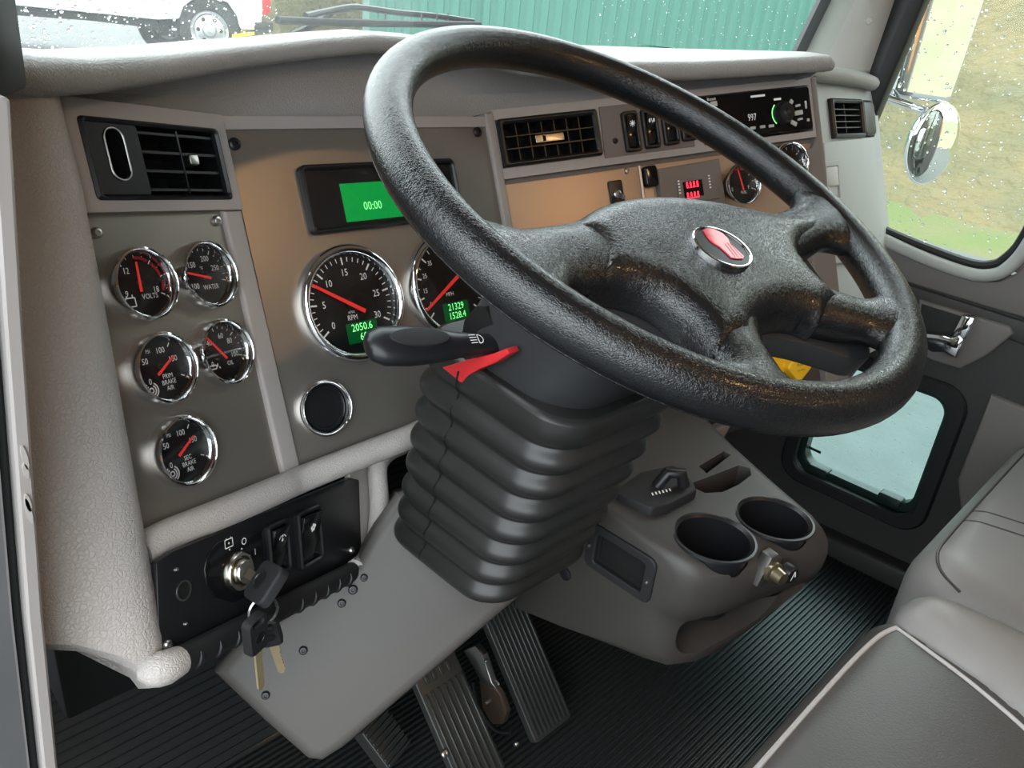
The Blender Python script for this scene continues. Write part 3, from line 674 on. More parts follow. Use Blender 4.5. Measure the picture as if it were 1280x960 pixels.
MB().add(*soft_prism(FM, px_poly(FM, [(845,226),(894,218),(898,248),(848,256)], .006), .005, .009, .001)).build('display_housing', 'brown_grey', bk)
MB().add(*prism(FM, px_poly(FM, [(853,228),(877,224),(880,244),(856,248)], .009), .008, .0094)).build('display_window', 'led_dark', bk, smooth=False)
m = MB(); ru, rv = FM.uv(865.5,231,.0096); text(m, '8.8.8.8', FM, ru, rv, .0125, .0097, sx=.62); text(m, '8.8.8.8', FM, ru-.001, rv-.014, .0125, .0097, sx=.62); tag(m.build('display_digits', 'led_red', bk, smooth=False), kind='stuff')
for x, y in ((848,234),(886,227)):
    m = MB(); uu, vv = FM.uv(x, y, .0092)
    for k in range(5): bar(m, FM, (uu, vv+.008-.004*k), (uu+.003, vv+.008-.004*k), .0018, .0092)
    tag(m.build('scale_marks', 'print_white', bk, smooth=False), kind='stuff')
cu, cv = FM.uv(925,231); gauge('fuel_gauge', 'small gauge behind the wheel, right of the red digits', FM, cu, cv, .0300, 200, 220, 4, 2, [(0,'E'),(1,'F')], [('FUEL',.2,-.45,.22)], FM.uv(921,213), FM.uv(928,238), red=(.3,.6))
cu, cv = FM.uv(985,205); gauge('spare_gauge', 'gauge mostly hidden by the wheel rim below the radio', FM, cu, cv, .0300, 200, 220, 4, 2, [(0,'0')], [('AIR',.2,-.45,.22)], FM.uv(978,195), FM.uv(988,208))
MB().add(*soft_prism(FM, [(.470,-.27),(.514,-.27),(.514,.184),(.503,.184),(.503,.10),(.492,.085),(.470,.085)], -.06, .0015, .003)).build('end_rail', 'brown_grey', dash)
MB().add(*soft_prism(FM, px_poly(FM, [(800,566),(870,545),(915,528),(905,548),(860,566),(800,588)], .01), -.03, .014, .006)).build('lower_edge', 'brown_grey', dash)
MB().add(*box(FM, -.0, .512, -.30, -.16, -.03, -.012)).build('lower_face', 'black_matte', dash, smooth=False)
for x, y in ((824,518),(830,505)):
    u, v = FM.uv(x, y, -.01); MB().add(*lathe(FM, u, v, [(.0055,-.013),(.005,-.007),(.002,-.005)], 12, False, True)).build('indicator_lamp', 'led_blue', dash)
# side return of the middle wing and the passenger side
MB().add(*loft([[FM.pt(.514,-.30,0), FM.pt(.514,.186,0)], [FM.pt(.512,-.30,-.03), FM.pt(.512,.186,-.03)], [FP.pt(-.02,-.42,0), FP.pt(-.02,.03,0)]], False, False, closed=False)).build('side_return', 'brown_grey', dash)
PV = [FP.uv(*q) for q in ((1036,130),(1088,124),(1090,170),(1041,172))]
pvr = (PV[0][0]-.004, PV[1][0]+.002, (PV[2][1]+PV[3][1])/2-.002, (PV[0][1]+PV[1][1])/2+.003)
holed_plate(FP, -.03, .315, -.46, .02, [pvr], -.02, 0, .04).build('passenger_face', 'cool_grey', dash, smooth=False)
psplit = pvr[0]+(pvr[1]-pvr[0])*.70
vv_ = vent(FP, pvr[0], psplit, pvr[2], pvr[3], 'square air vent at the passenger end', 1, 4, r=.003)
MB().add(*soft_prism(FP, rrect((psplit+pvr[1])/2+.001, (pvr[2]+pvr[3])/2, pvr[1]-psplit-.003, pvr[3]-pvr[2]-.004, .010), -.02, .006, .005)).build('vent_scoop', 'black_plastic', vv_)
MB().add(*box(FP, *pvr, -.032, -.030)).build('duct', 'void', vv_, smooth=False)
gd = MB().add(*soft_prism(FP, px_poly(FP, [(1029,178),(1092,171),(1103,292),(1062,330),(1040,330)], .004), -.003, .005, .003)).build('glove_box_door', 'cool_grey', dash); tag(gd, 'pale glove box door')
lt = MB().add(*ring_plate(FP, px_poly(FP, [(1030,202),(1049,200),(1053,250),(1034,252)], .006), px_poly(FP, [(1032,209),(1046,207),(1049,247),(1036,249)], .006), .003, .008, .001)).build('latch', 'cool_grey', gd)
MB().add(*prism(FP, px_poly(FP, [(1032,210),(1046,208),(1048,232),(1035,233)], .006), .004, .0075)).build('latch_paddle', 'pillar_grey', gd, bevel=.001)
pp = smooth_path([FP.pt(*FP.uv(x, y, .01), .01) for x, y in ((985,86),(1022,92),(1060,97),(1086,103),(1092,108))], 5)
MB().add(*tube(pp, [.0125]*(len(pp)-3)+[.012,.010,.006], 12)).build('passenger_pad', 'dash_top', dash)
MB().add(*loft([[p+Vector((0,0,.011)) for p in pp], [Vector((p.x, windshield_y(min(p.x,1.38), 0)+.02, p.z+.012)) for p in pp]], False, False, closed=False)).build('passenger_top', 'dash_top', dash)
# underside: black sheet added to block light below the dash
us = [FL.pt(-.22,-.24,-.04), FL.pt(-.02,-.19,-.06), FC.pt(.1,-.185,-.05), FC.pt(.34,-.24,-.03), FM.pt(.25,-.30,-.03), FM.pt(.51,-.30,-.03), FP.pt(.31,-.45,-.02)]
MB().add(*loft([us, [Vector((p.x, 1.03, p.z+.06)) for p in us]], False, False, closed=False)).build('underside', 'black_matte', dash)
# --- ignition panel
nI = nrm(30, 14); FI = plane_frame(nI, (.25,.53,-.44), at(440,600,nI,(.25,.53,-.44))-at(200,705,nI,(.25,.53,-.44)))
ip = MB().add(*prism(FI, px_poly(FI, [(196,704),(215,690),(438,597),(449,600),(452,694),(440,712),(215,832),(200,826)]), -.006, 0)).build('ignition_panel', 'black_plastic', dash, bevel=.001); tag(ip, 'black ignition panel with keyhole, two rockers and an empty hole')
for x, y in ((209,806),(439,688)): screw(FI, x, y, dash, .0042, 0)
for x, y in ((219,712),(231,780)): screw(FI, x, y, dash, .0018, 0)
hu, hv = FI.uv(229.5,738); MB().add(*lathe(FI, hu, hv, [(.0082,-.0005),(.0082,.0008),(.0068,.0008),(.0068,-.0004)], 24)).build('hole_rim', 'steel', ip); MB().add(*prism(FI, circ(hu, hv, .0068, 20), -.0002, .0003)).build('empty_hole', 'void', ip, smooth=False)
iu, iv = FI.uv(294,714)
pl = px_poly(FI, [(254,712),(258,694),(270,678),(290,670),(330,662),(336,670),(330,712),(310,745),(290,753),(268,747),(257,732)])
MB().add(*soft_prism(FI, pl, 0, .0016, .0008)).build('escutcheon', 'black_gloss', ip)
MB().add(*lathe(FI, iu, iv, [(.0168,.001),(.0168,.0055),(.0158,.0072),(.0138,.0072),(.0132,.0035),(.0110,.0035),(.0110,.0105),(.0100,.0120),(.0001,.0120)], 32)).build('lock_cylinder', 'nickel', ip)
m = MB(); bu, bv = FI.uv(286,679,.0018)
for a, b in (((-.005,-.0035),(.005,-.0035)),((.005,-.0035),(.005,.0035)),((.005,.0035),(-.005,.0035)),((-.005,.0035),(-.005,-.0035)),((-.003,.0035),(-.003,.005)),((.003,.0035),(.003,.005)),((-.001,0),(.001,0)),((0,-.001),(0,.001))): bar(m, FI, (bu+a[0], bv+a[1]), (bu+b[0], bv+b[1]), .0008, .0019)
text(m, 'O', FI, *FI.uv(305,677,.0018), .009, .0019); text(m, 'I', FI, *FI.uv(319,690,.0018), .008, .0019)
for x, y in ((287,687),(302,686),(312,695)): m.add([FI.pt(*q, .0019) for q in circ(*FI.uv(x, y, .0018), .0008, 8)], [tuple(range(8))])
tag(m.build('key_positions', 'print_white', ip, smooth=False), kind='stuff')
rocker(FI, FI.uv(384,671), .042, .058, dash, 'gust', 'rocker switch with a white gust symbol', n=0)
rocker(FI, FI.uv(345,686), .033, .052, dash, 'wiper', 'rocker switch with a white wiper symbol', n=0)
# surround right of the ignition panel and the ridged grip bar under it
post = smooth_path([FI.pt(*FI.uv(x, y, .012), .012) for x, y in ((505,556),(484,566),(472,585),(474,630),(470,675),(458,700),(444,712))], 5)
MB().add(*tube(post, .0115, 12)).build('post', 'taupe_leather', dash)
MB().add(*prism(FI, px_poly(FI, [(436,590),(475,572),(480,690),(448,706)], -.002), -.008, -.001)).build('surround', 'taupe_plain', dash, smooth=False)
gb0 = FI.pt(*FI.uv(208,834,.008), .008); gb1 = FI.pt(*FI.uv(445,712,.008), .008)
MB().add(*tube([gb0.lerp(gb1, t)+FI.n*h for t, h in ((-.045,-.014),(-.03,-.008),(-.015,-.003),(.0,0),(.045,0))], [.006,.0120,.0130,.0128,.0114], 16)).build('bar_end', 'taupe_leather', dash)
gbar = MB().add(*tube([gb0.lerp(gb1, t) for t in (.045,.05,.98,1)], [.0095,.0108,.0108,.0095], 14)).build('grip_bar', 'black_matte', dash)
for t in (.09,.17,.25,.33,.42,.58,.66,.74,.82,.90):
    c = gb0.lerp(gb1, t); ax = (gb1-gb0).normalized(); w = (FI.n-FI.a*.6).normalized(); w = (w-ax*w.dot(ax)).normalized(); s = ax.cross(w)
    pts = [c + (w*math.cos(a)+s*math.sin(a))*.0106 for a in (-.9,-.45,0,.45,.9)]
    MB().add(*tube(pts, [.0006,.0022,.0028,.0022,.0006], 7)).build('ridge', 'black_plastic', gbar)
# radio ------------------------------------------------------------
rd = thing('radio', 'black car radio with a lit readout high in the dash', 'radio')
ru0, ru1, rv0, rv1 = MR[0]+.002, MR[1]-.002, MR[2]+.003, MR[3]-.002
MB().add(*soft_prism(FM, rrect((ru0+ru1)/2, (rv0+rv1)/2, ru1-ru0, rv1-rv0, .004), -.045, .004, .002)).build('faceplate', 'black_gloss', rd)
ku, kv = FM.uv(977,142,.004)
kb = MB().add(*lathe(FM, ku, kv, [(.0155,.003),(.0150,.012),(.0130,.016),(.0060,.0165),(.0001,.0145)], 32)).build('volume_knob', 'black_plastic', rd)
m = MB()
for k in range(10): a0 = math.radians(130+10*k); a1 = math.radians(140+10*k); bar(m, FM, (ku+.0170*math.cos(a0), kv+.0170*math.sin(a0)), (ku+.0170*math.cos(a1), kv+.0170*math.sin(a1)), .0016, .0044)
m.build('knob_light', 'lcd_glyph', kb, smooth=False)
m = MB(); text(m, '997', FM, *FM.uv(940,147,.004), .0135, .0044, sx=.75); bar(m, FM, FM.uv(938,121,.004), FM.uv(956,119,.004), .003, .0044); text(m, 'Bluetooth', FM, *FM.uv(889,124,.004), .006, .0044, sx=.6); bar(m, FM, FM.uv(967,124.5,.004), FM.uv(976,123.5,.004), .003, .0044)
tag(m.build('radio_print', 'print_white', rd, smooth=False), kind='stuff')
for (x, y, w, h, ro) in ((892,130,.011,.007,0),(988.5,128,.008,.006,.8),(997,132,.009,.0035,.1),(998,141,.015,.0065,.05),(992,154,.011,.006,-.5),(1000,149,.009,.003,.1),(941,160,.009,.004,0),(953,158.5,.009,.004,0),(964,157.5,.009,.004,0),(1007,131,.003,.011,0),(1010,150,.004,.004,0)):
    u, v = FM.uv(x, y, .004); kf = Fr(FM.pt(u, v, .004), FM.u*math.cos(ro)+FM.a*math.sin(ro), FM.a*math.cos(ro)-FM.u*math.sin(ro))
    MB().add(*soft_prism(kf, rrect(0,0,w,h,.001), 0, .0012, .0004)).build('button', 'pillar_grey', rd)
# keys ------------------------------------------------------------
def key_head(name, label, fr, cu, cv, w, h, blade_dir, parent_m='black_plastic', bl=.045):
    t = thing(name, label, 'key', group='keys on the ignition ring')
    hd = MB().add(*ring_plate(fr, rrect(cu, cv, w, h, w*.25, 5), rrect(cu, cv+h*.36, w*.45, h*.12, .0015, 5), -.004, .004, .0015)).build('key_head', 'black_matte', t)
    MB().add(*lathe(fr, cu, cv-h*.08, [(w*.24,.0038),(w*.24,.0046),(w*.19,.0048),(w*.18,.0042),(.0001,.0042)], 18)).build('badge', 'black_plastic', t)
    if blade_dir:
        m = MB(); poly = [(cu-.0038, cv-h/2+.002), (cu+.0038, cv-h/2+.002), (cu+.0038, cv-h/2-bl*.25)]
        for k in range(5): poly += [(cu+.0026, cv-h/2-bl*(.3+.12*k)), (cu+.0036, cv-h/2-bl*(.36+.12*k))]
        poly += [(cu+.001, cv-h/2-bl), (cu-.002, cv-h/2-bl), (cu-.0038, cv-h/2-bl*.92)]
        m.add(*prism(fr, poly, -.001, .001)); m.build('blade', 'brass', t, smooth=False)
    return t
kc = FI.pt(*FI.uv(328,727,.040), .040)
kx = (FI.pt(iu, iv, .010) - kc).normalized()
_kn = -kc.normalized(); _kn = (_kn - kx*_kn.dot(kx)).normalized()
kf = Fr(kc, kx.cross(_kn), kx)   # head lies along the blade axis, blade points into the lock
kk = thing('ignition_key', 'black headed key turned in the ignition lock', 'key', group='keys on the ignition ring')
MB().add(*soft_prism(kf, rrect(0, -.006, .034, .036, .007, 4), -.0045, .0045, .0025)).build('key_head', 'black_matte', kk)
MB().add(*lathe(kf, 0, -.002, [(.008,.0042),(.008,.0052),(.0065,.0054),(.006,.0046),(.0001,.0046)], 20)).build('badge', 'black_plastic', kk)
MB().add(*prism(kf, [(-.004,.008),(.004,.008),(.004,.030),(-.004,.030)], -.0012, .0012)).build('blade', 'steel', kk, smooth=False)
rc = FI.pt(*FI.uv(328,764,.042), .042)
kr = thing('key_ring', 'thin split ring hanging from the ignition key', 'key ring')
rx = (FI.u*.9+FI.n*.45).normalized(); rz = Vector((0,0,1))
rw = []
for k in range(61): a = 2*math.pi*2*k/60; rw.append(rc + rx*.0125*math.cos(a) + rz*.0145*math.sin(a) + FI.n*(.0016*k/60))
MB().add(*tube(rw, .0009, 6)).build('wire', 'steel', kr)
def hanging(label, px, py, tilt, yaw, w=.022, h=.036, off=.042):
    c = FI.pt(*FI.uv(px, py, off), off)
    d = (Vector((0,0,1)) + FI.u*tilt).normalized(); uu = (FI.u*math.cos(yaw)+FI.n*math.sin(yaw)); uu = (uu - d*uu.dot(d)).normalized()
    return key_head('key', label, Fr(c, uu, d), 0, 0, w, h, True)
hanging('black headed key hanging in front on the ring with its blade straight down', 320, 792, -.05, .1)
hanging('black headed key hanging behind, its blade tilted to the right', 337, 790, -.30, 1.0, .018, .034, .034)
# ================================================================== STEERING WHEEL
WC = Vector((.502,.336,-.103)); TILT = math.radians(24.9)
FW = Fr(WC, (1,0,0), (0, math.cos(TILT), math.sin(TILT)))
sw = thing('steering_wheel', 'black four-spoke steering wheel with a red oval emblem on its pad', 'steering wheel')
RM, RR = .2122, .0166
rg = []
for i in range(96):
    a = 2*math.pi*i/96; c = (math.cos(a), math.sin(a))
    rg.append([FW.pt((RM+RR*math.cos(b))*c[0], (RM+RR*math.cos(b))*c[1], RR*1.02*math.sin(b)) for b in [2*math.pi*k/24 for k in range(24)]])
rg.append(rg[0])
rim = MB().add(*loft(rg, False, False)).build('rim', 'wheel_black', sw)
b = math.radians(-38)
MB().add(*tube([FW.pt((RM+RR*.992*math.cos(b))*math.cos(2*math.pi*k/96), (RM+RR*.992*math.cos(b))*math.sin(2*math.pi*k/96), RR*1.012*math.sin(b)) for k in range(96)], .0005, 5, closed=True)).build('mould_seam', 'wheel_black', rim)
def cat2(pts, n=4, sharp=()):
    out = []; k = len(pts)
    for i in range(k):
        p0, p1, p2, p3 = (Vector(pts[(i+j-1) % k]) for j in range(4))
        if i in sharp: p0 = p1
        if (i+1) % k in sharp: p3 = p2
        for s in range(n):
            t = s/n; q = .5*((2*p1)+(p2-p0)*t+(2*p0-5*p1+4*p2-p3)*t*t+(3*p1-p0-3*p2+p3)*t**3); out.append((q.x, q.y))
    return out
PADPX = [(712,279),(738,258),(775,246),(825,243),(875,248),(925,258),(975,267),(1010,262),(1030,272),(1032,296),(1008,306),(1004,322),(1018,343),(1040,365),(1058,381),(1031,399),(1008,390),(982,389),(960,398),(947,412),(948,424),(922,432),(899,440),(885,420),(862,394),(830,370),(795,356),(765,351),(745,354),(743,330),(733,303)]
pad2 = px_poly(FW, PADPX, .002)
padp = cat2(pad2, 4, sharp=(0, 14, 15, 20, 22, 28))
pad = MB().add(*pillow(FW, padp, -.020, .009, .020, .0055, .003)).build('hub_pad', 'wheel_black', sw)
bcp = cat2(px_poly(FW, [(716,288),(722,330),(716,352),(760,390),(830,428),(880,446),(912,446),(948,428),(965,424),(1000,430),(1040,442),(1075,452),(1088,438),(1060,392),(1010,326),(1000,290),(960,272),(880,258),(800,254)], -.022), 3)
MB().add(*prism(FW, bcp, -.040, -.0205)).build('back_cover', 'shroud', sw, bevel=.003)
# emblem: an oval given by two conjugate half-axes on the pad
ec = Vector(FW.uv(904.5,307,.0145)); e1 = Vector((.0121,-.0190)); e2 = Vector((.0225,.0100)); FE = Fr(FW.pt(ec.x, ec.y, .0120), FW.u, FW.a)
def oval(k): return [tuple(e1*k*math.cos(2*math.pi*i/44)+e2*k*math.sin(2*math.pi*i/44)) for i in range(44)]
em = MB().add(*ring_plate(FE, oval(1.03), oval(.93), -.010, .0024, .0007)).build('emblem', 'chrome', sw); tag(em, 'oval badge with red mark on black')
MB().add(*prism(FE, oval(.95), -.004, .0012)).build('badge_field', 'badge_black', em)
def epx(l): return [FE.uv(x, y, .002) for x, y in l]
MB().add(*prism(FE, epx([(881,290),(879,287),(884,285),(892,286),(903,291),(910,298),(913,304),(930,320),(929,323),(922,323),(915,322),(900,308),(893,304),(886,298)]), .0010, .0020)).build('badge_mark', 'emblem_red', em)
m = MB()
for a, b_ in (((906,304),(920,322)),((909,303),(924,322)),((912,303),(928,321))): bar(m, FE, FE.uv(*a, .0022), FE.uv(*b_, .0022), .0006, .0022)
tag(m.build('badge_stripes', 'print_red', em, smooth=False), kind='stuff')
def spoke(pts, ws, ts, ns):
    P = smooth_path([FW.pt(u, v, n) for (u, v), n in zip(pts, ns)], 5); W = []; H = []
    for L_, S_ in ((W, ws), (H, ts)):
        for i in range(len(S_)-1):
            for k in range(5): t = k/5; t = t*t*(3-2*t); L_.append(S_[i]*(1-t)+S_[i+1]*t)
        L_.append(S_[-1])
    rings = []; n = len(P)
    for i, p in enumerate(P):
        d = (P[min(i+1, n-1)]-P[max(i-1, 0)]).normalized(); x = (FW.n-d*FW.n.dot(d)).normalized(); y = d.cross(x)
        q = p-FW.o; pu, pv, pn = q.dot(FW.u), q.dot(FW.a), q.dot(FW.n); R_ = math.hypot(pu, pv); A_ = math.atan2(pv, pu); t = (i/(n-1)); t = t*t*(3-2*t); ring = []
        for k in range(20):
            c_ = math.cos(2*math.pi*k/20); s_ = math.sin(2*math.pi*k/20); off = W[i]*math.copysign(abs(c_)**.8, c_)
            straight = p + y*off; an = A_ - off/R_ * (1 if y.dot(Vector((0,0,0))+FW.u*-math.sin(A_)+FW.a*math.cos(A_)) < 0 else -1)
            polar = FW.pt(R_*math.cos(an), R_*math.sin(an), pn)
            ring.append(straight.lerp(polar, t) + x*H[i]*s_)
        rings.append(ring)
    return MB().add(*loft(rings)).build('spoke', 'wheel_black', sw)
spoke([(-.085,-.040),(-.125,-.042),(-.165,-.041),(-.207,-.040)], [.036,.031,.029,.048], [.019,.018,.015,.0155], [-.012,-.010,-.006,-.001])
spoke([(.085,-.060),(.125,-.060),(.158,-.058),(.204,-.056)], [.030,.026,.026,.050], [.019,.0165,.0145,.0155], [-.012,-.0095,-.005,-.001])
spoke([(-.055,-.115),(-.075,-.142),(-.088,-.165),(-.108,-.184)], [.030,.024,.024,.044], [.019,.017,.014,.0155], [-.012,-.010,-.006,-.001])
spoke([(.040,-.118),(.066,-.141),(.088,-.157),(.122,-.175)], [.030,.024,.024,.044], [.019,.017,.014,.0155], [-.012,-.010,-.006,-.001])

# ================================================================== STEERING COLUMN
sc_ = thing('steering_column', 'black steering column with ribbed rubber boot and turn stalk', 'steering column')
def hring(cx, cy, z, hx, hy, r, seg=6, tilt=0): return [Vector((x, y, z+(y-cy)*tilt)) for x, y in rrect(cx, cy, 2*hx, 2*hy, r, seg)]
def ccy(z): return .418 + (-.285 - z)*.265
# shroud between wheel and boot
rings = []
for cy_, z, hx, hy, r, tl in ((.322,-.150,.052,.045,.04,.45),(.343,-.172,.060,.055,.045,.45),(.352,-.182,.063,.060,.045,.44),(.3525,-.1825,.070,.070,.05,.44),(.385,-.215,.074,.074,.05,.34),(.405,-.25,.078,.076,.05,.2),(.421,-.30,.078,.076,.05,.05),(.438,-.36,.07,.07,.05,0)):
    rings.append(hring(.497, cy_, z, hx, hy, r, 6, tl))
MB().add(*loft(rings)).build('shroud', 'shroud', sc_)
# ribbed boot
rings = []
z = -.268; nf = 7; zs = [-.272]
def bsec(z, k):
    t = (-.28-z)/.225; hx = .088 - .010*t; hy = .094 - .010*t
    return hring(.497, ccy(z), z, hx*k, hy*k, .038, 7, .10*(1-t))
rings.append(bsec(-.262, .90)); rings.append(bsec(-.258, .96)); rings.append(bsec(-.262, 1.02)); rings.append(bsec(-.278, 1.035)); rings.append(bsec(-.288, 1.0))
for f in range(nf):
    z0 = -.288 - .031*f
    for d, k in ((.004,.955),(.007,.945),(.011,.975),(.016,1.02),(.021,1.035),(.026,1.03),(.030,1.0)): rings.append(bsec(z0-d, k))
rings.append(bsec(-.512, .93))
boot = MB().add(*loft(rings)).build('rubber_boot', 'boot_rubber', sc_, subsurf=1)
sm = []
for f in range(nf*4+3):
    z = -.266 - .0078*f; t = (-.28-z)/.225; ph = ((-.288-z)/.031) % 1.0
    k = 1.028 if z > -.288 else (1.0 - .05*math.cos(2*math.pi*(ph-.18)) * (1 if ph < .4 else .55))
    sm.append(Vector((.497-(.088-.010*t)*max(k,.95)-.0006, ccy(z)+.028-.010*t, z)))
MB().add(*tube(sm, .0009, 5)).build('boot_seam', 'black_plastic', boot)
# turn stalk
root = atX(640,430,.44); tip = atX(462,433,.315)
P = [root, root.lerp(tip,.25), root.lerp(tip,.42), root.lerp(tip,.58), root.lerp(tip,.78), root.lerp(tip,.93), tip, tip.lerp(root,-.02)]
st = MB().add(*tube(P, [.010,.0105,.0125,.0165,.0185,.0175,.0125,.008], 18, flat=.62, up=(0,-.5,.85))).build('turn_stalk', 'black_plastic', sc_)
axs = (tip-root).normalized(); upv = Vector((0,-.5,.85)); upv = (upv-axs*upv.dot(axs)).normalized()
FT = Fr(root.lerp(tip,.70)+upv*.0100, -axs, upv.cross(-axs))
MB().add(*soft_prism(FT, circ(0,0,.026,28,.009), -.002, .0016, .001)).build('finger_pad', 'black_matte', st)
FT2 = Fr(root.lerp(tip,.30)+upv*.0072, -axs, upv.cross(-axs)); m = MB()
for k in range(4): bar(m, FT2, (-.006,.004-.0027*k), (.0005,.0045-.0027*k), .0007, .0002)
for k in range(8): a0 = math.radians(-90+22.5*k); a1 = a0+math.radians(22.5); bar(m, FT2, (.002+.0045*math.cos(a0),.0045*math.sin(a0)), (.002+.0045*math.cos(a1),.0045*math.sin(a1)), .0007, .0002)
bar(m, FT2, (.002,-.0045), (.002,.0045), .0007, .0002)
tag(m.build('headlamp_symbol', 'print_white', st, smooth=False), kind='stuff')
# cut-outs of the shroud and the red lever
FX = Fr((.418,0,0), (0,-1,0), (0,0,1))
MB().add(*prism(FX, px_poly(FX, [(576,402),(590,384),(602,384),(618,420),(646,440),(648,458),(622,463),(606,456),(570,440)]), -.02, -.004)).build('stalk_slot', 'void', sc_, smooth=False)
FX2 = Fr((.41,0,0), (0,-1,0), (0,0,1))
MB().add(*prism(FX2, px_poly(FX2, [(556,458),(590,448),(620,441),(638,434),(641,441),(624,452),(604,460),(590,468),(581,478)]), -.008, .004)).build('red_lever', 'red_plastic', sc_, bevel=.0012)
# ================================================================== CENTRE CONSOLE
con = thing('center_console', 'dark grey centre console with two cup holders and an open bin', 'console')
XL, XR = .600, .80
ZT = -.468
side = [(.52,-.445),(.46,-.452),(.40,-.459),(.33,-.466),(.300,-.469),(.284,-.475),(.274,-.486),(.270,-.502),(.271,-.522),(.275,-.538),(.283,-.547),(.287,-.554),(.287,-.578),(.284,-.598),(.288,-.611),(.306,-.618),(.44,-.653),(.52,-.675)]
yc = sum(p[0] for p in side)/len(side); zc = sum(p[1] for p in side)/len(side)
rings = []
for x, sh in ((XL,.010),(XL+.002,.005),(XL+.006,.0015),(XL+.012,0),(.64,0),(.67,0),(.70,0),(.725,0),(.75,0),(.77,0),(.785,.0),(.793,.003),(.798,.008),(.800,.015)):
    g = 1 if x < .66 else max(.05, 1-((x-.66)/.14)**1.5*.95); ring = []
    for y, z in side:
        w = max(0, min(1, (.40-y)/.10)); yy = y - w*(.26*(x-XL) - .026*max(0, 1-(x-XL)/.032)**2); zz = z if z > -.548 else -.548+(z+.548)*g*1.06
        d = Vector((yc-yy, zc-zz)); d.normalize(); yy += d.x*sh; zz += d.y*sh
        xx = x + max(0, (yy-.24))*.40*((x-XL)/(XR-XL)); ring.append(Vector((xx, yy, zz)))
    rings.append(ring)
body = MB().add(*loft(rings)).build('body', 'console', con)
cups = [(atZ(892,672,ZT), .0410), (atZ(967,648,ZT), .0400)]
cut = []
for c, r in cups: cut.append(MB().add(*lathe(Fr(c, (1,0,0), (0,1,0)), 0, 0, [(r*.84,-.085),(r+.001,.0),(r+.001,.03)], 40, True, True)).build('cutter', None))
FB = Fr((.675,.2675,-.57), (.968,-.252,0), (0,0,1))
BIN = cat2([(-.064,.006),(-.058,.015),(-.045,.018),(.055,.018),(.077,.015),(.074,.006),(.050,-.012),(.0,-.023),(-.043,-.028),(-.058,-.024),(-.064,-.012)], 3)
cut.append(MB().add(*prism(FB, BIN, -.10, .06)).build('cutter', None))
def zpoly(l): return [tuple(atZ(x, y, ZT)[:2]) for x, y in l]
cut.append(MB().add(*prism(WF, zpoly(((858,612),(884,602),(922,587),(936,590),(938,598),(922,610),(902,619),(880,621))), ZT-.040, ZT+.05)).build('cutter', None))
cut.append(MB().add(*prism(WF, zpoly(((872,590),(903,571),(912,575),(882,598))), ZT-.012, ZT+.05)).build('cutter', None))
cut.append(MB().add(*prism(WF, zpoly(((795,640),(812,628),(828,634),(835,645),(815,650))), ZT-.03, ZT+.05)).build('cutter', None))
cn = cups[0][0]
cut.append(MB().add(*tube([cn+Vector((-.010,-.02,.010)), cn+Vector((-.014,-.09,.010))], .019, 20, flat=1.7, up=(0,0,1))).build('cutter', None))
cut.append(MB().add(*prism(Fr((XL,0,0),(0,-1,0),(0,0,1)), rrect(*(lambda a, b: ((a[0]+b[0])/2, (a[1]+b[1])/2))(Fr((XL,0,0),(0,-1,0),(0,0,1)).uv(741,668), Fr((XL,0,0),(0,-1,0),(0,0,1)).uv(812,730)), .074, .050, .006), -.030, .02)).build('cutter', None))
for c_ in cut: c_.data.materials.clear()
n_before = len(body.data.polygons)
boolean(body, cut); print('console faces', n_before, len(body.data.polygons))
for c, r in cups:
    f = Fr(c, (1,0,0), (0,1,0))
    MB().add(*lathe(f, 0, 0, [(r+.0050,-.001),(r+.0045,.0018),(r+.002,.0022),(r-.002,-.001),(r*.97,-.008),(r*.80,-.0845),(.0001,-.0845)], 44)).build('cup_holder', 'black_plastic', con)
MB().add(*prism(FB, inset(BIN, .0005), -.060, -.055)).build('bin_shade', 'void', con, smooth=False)  # black plate stands in for the shaded depth of the bin
FXL = Fr((XL,0,0), (0,-1,0), (0,0,1))
pc = [FXL.uv(*q) for q in ((741,652),(826,700),(808,750),(731,708))]; pcu = sum(p[0] for p in pc)/4; pcv = sum(p[1] for p in pc)/4; pw = pc[1][0]-pc[0][0]; ph = .058
po_ = MB().add(*ring_plate(FXL, rrect(pcu, pcv, pw, ph, .010, 5), rrect(pcu, pcv, pw-.026, ph-.020, .004, 5), -.003, .004, .0015)).build('side_pocket_frame', 'black_matte', con)
MB().add(*box(FXL, pcu-pw/2+.012, pcu+pw/2-.012, pcv-ph/2+.009, pcv+ph/2-.009, -.014, -.010)).build('pocket_shade', 'void', po_, smooth=False)  # black plate in place of the shade inside the pocket
for du in (-pw/2+.006, pw/2-.006): screw(FXL, 0, 0, con, .0022, .004, 'steel', (pcu+du, pcv))
MB().add(*lathe(FXL, *FXL.uv(707,717), [(.0085,-.002),(.0085,.002),(.006,.003),(.0001,.003)], 20)).build('plug', 'black_plastic', con)
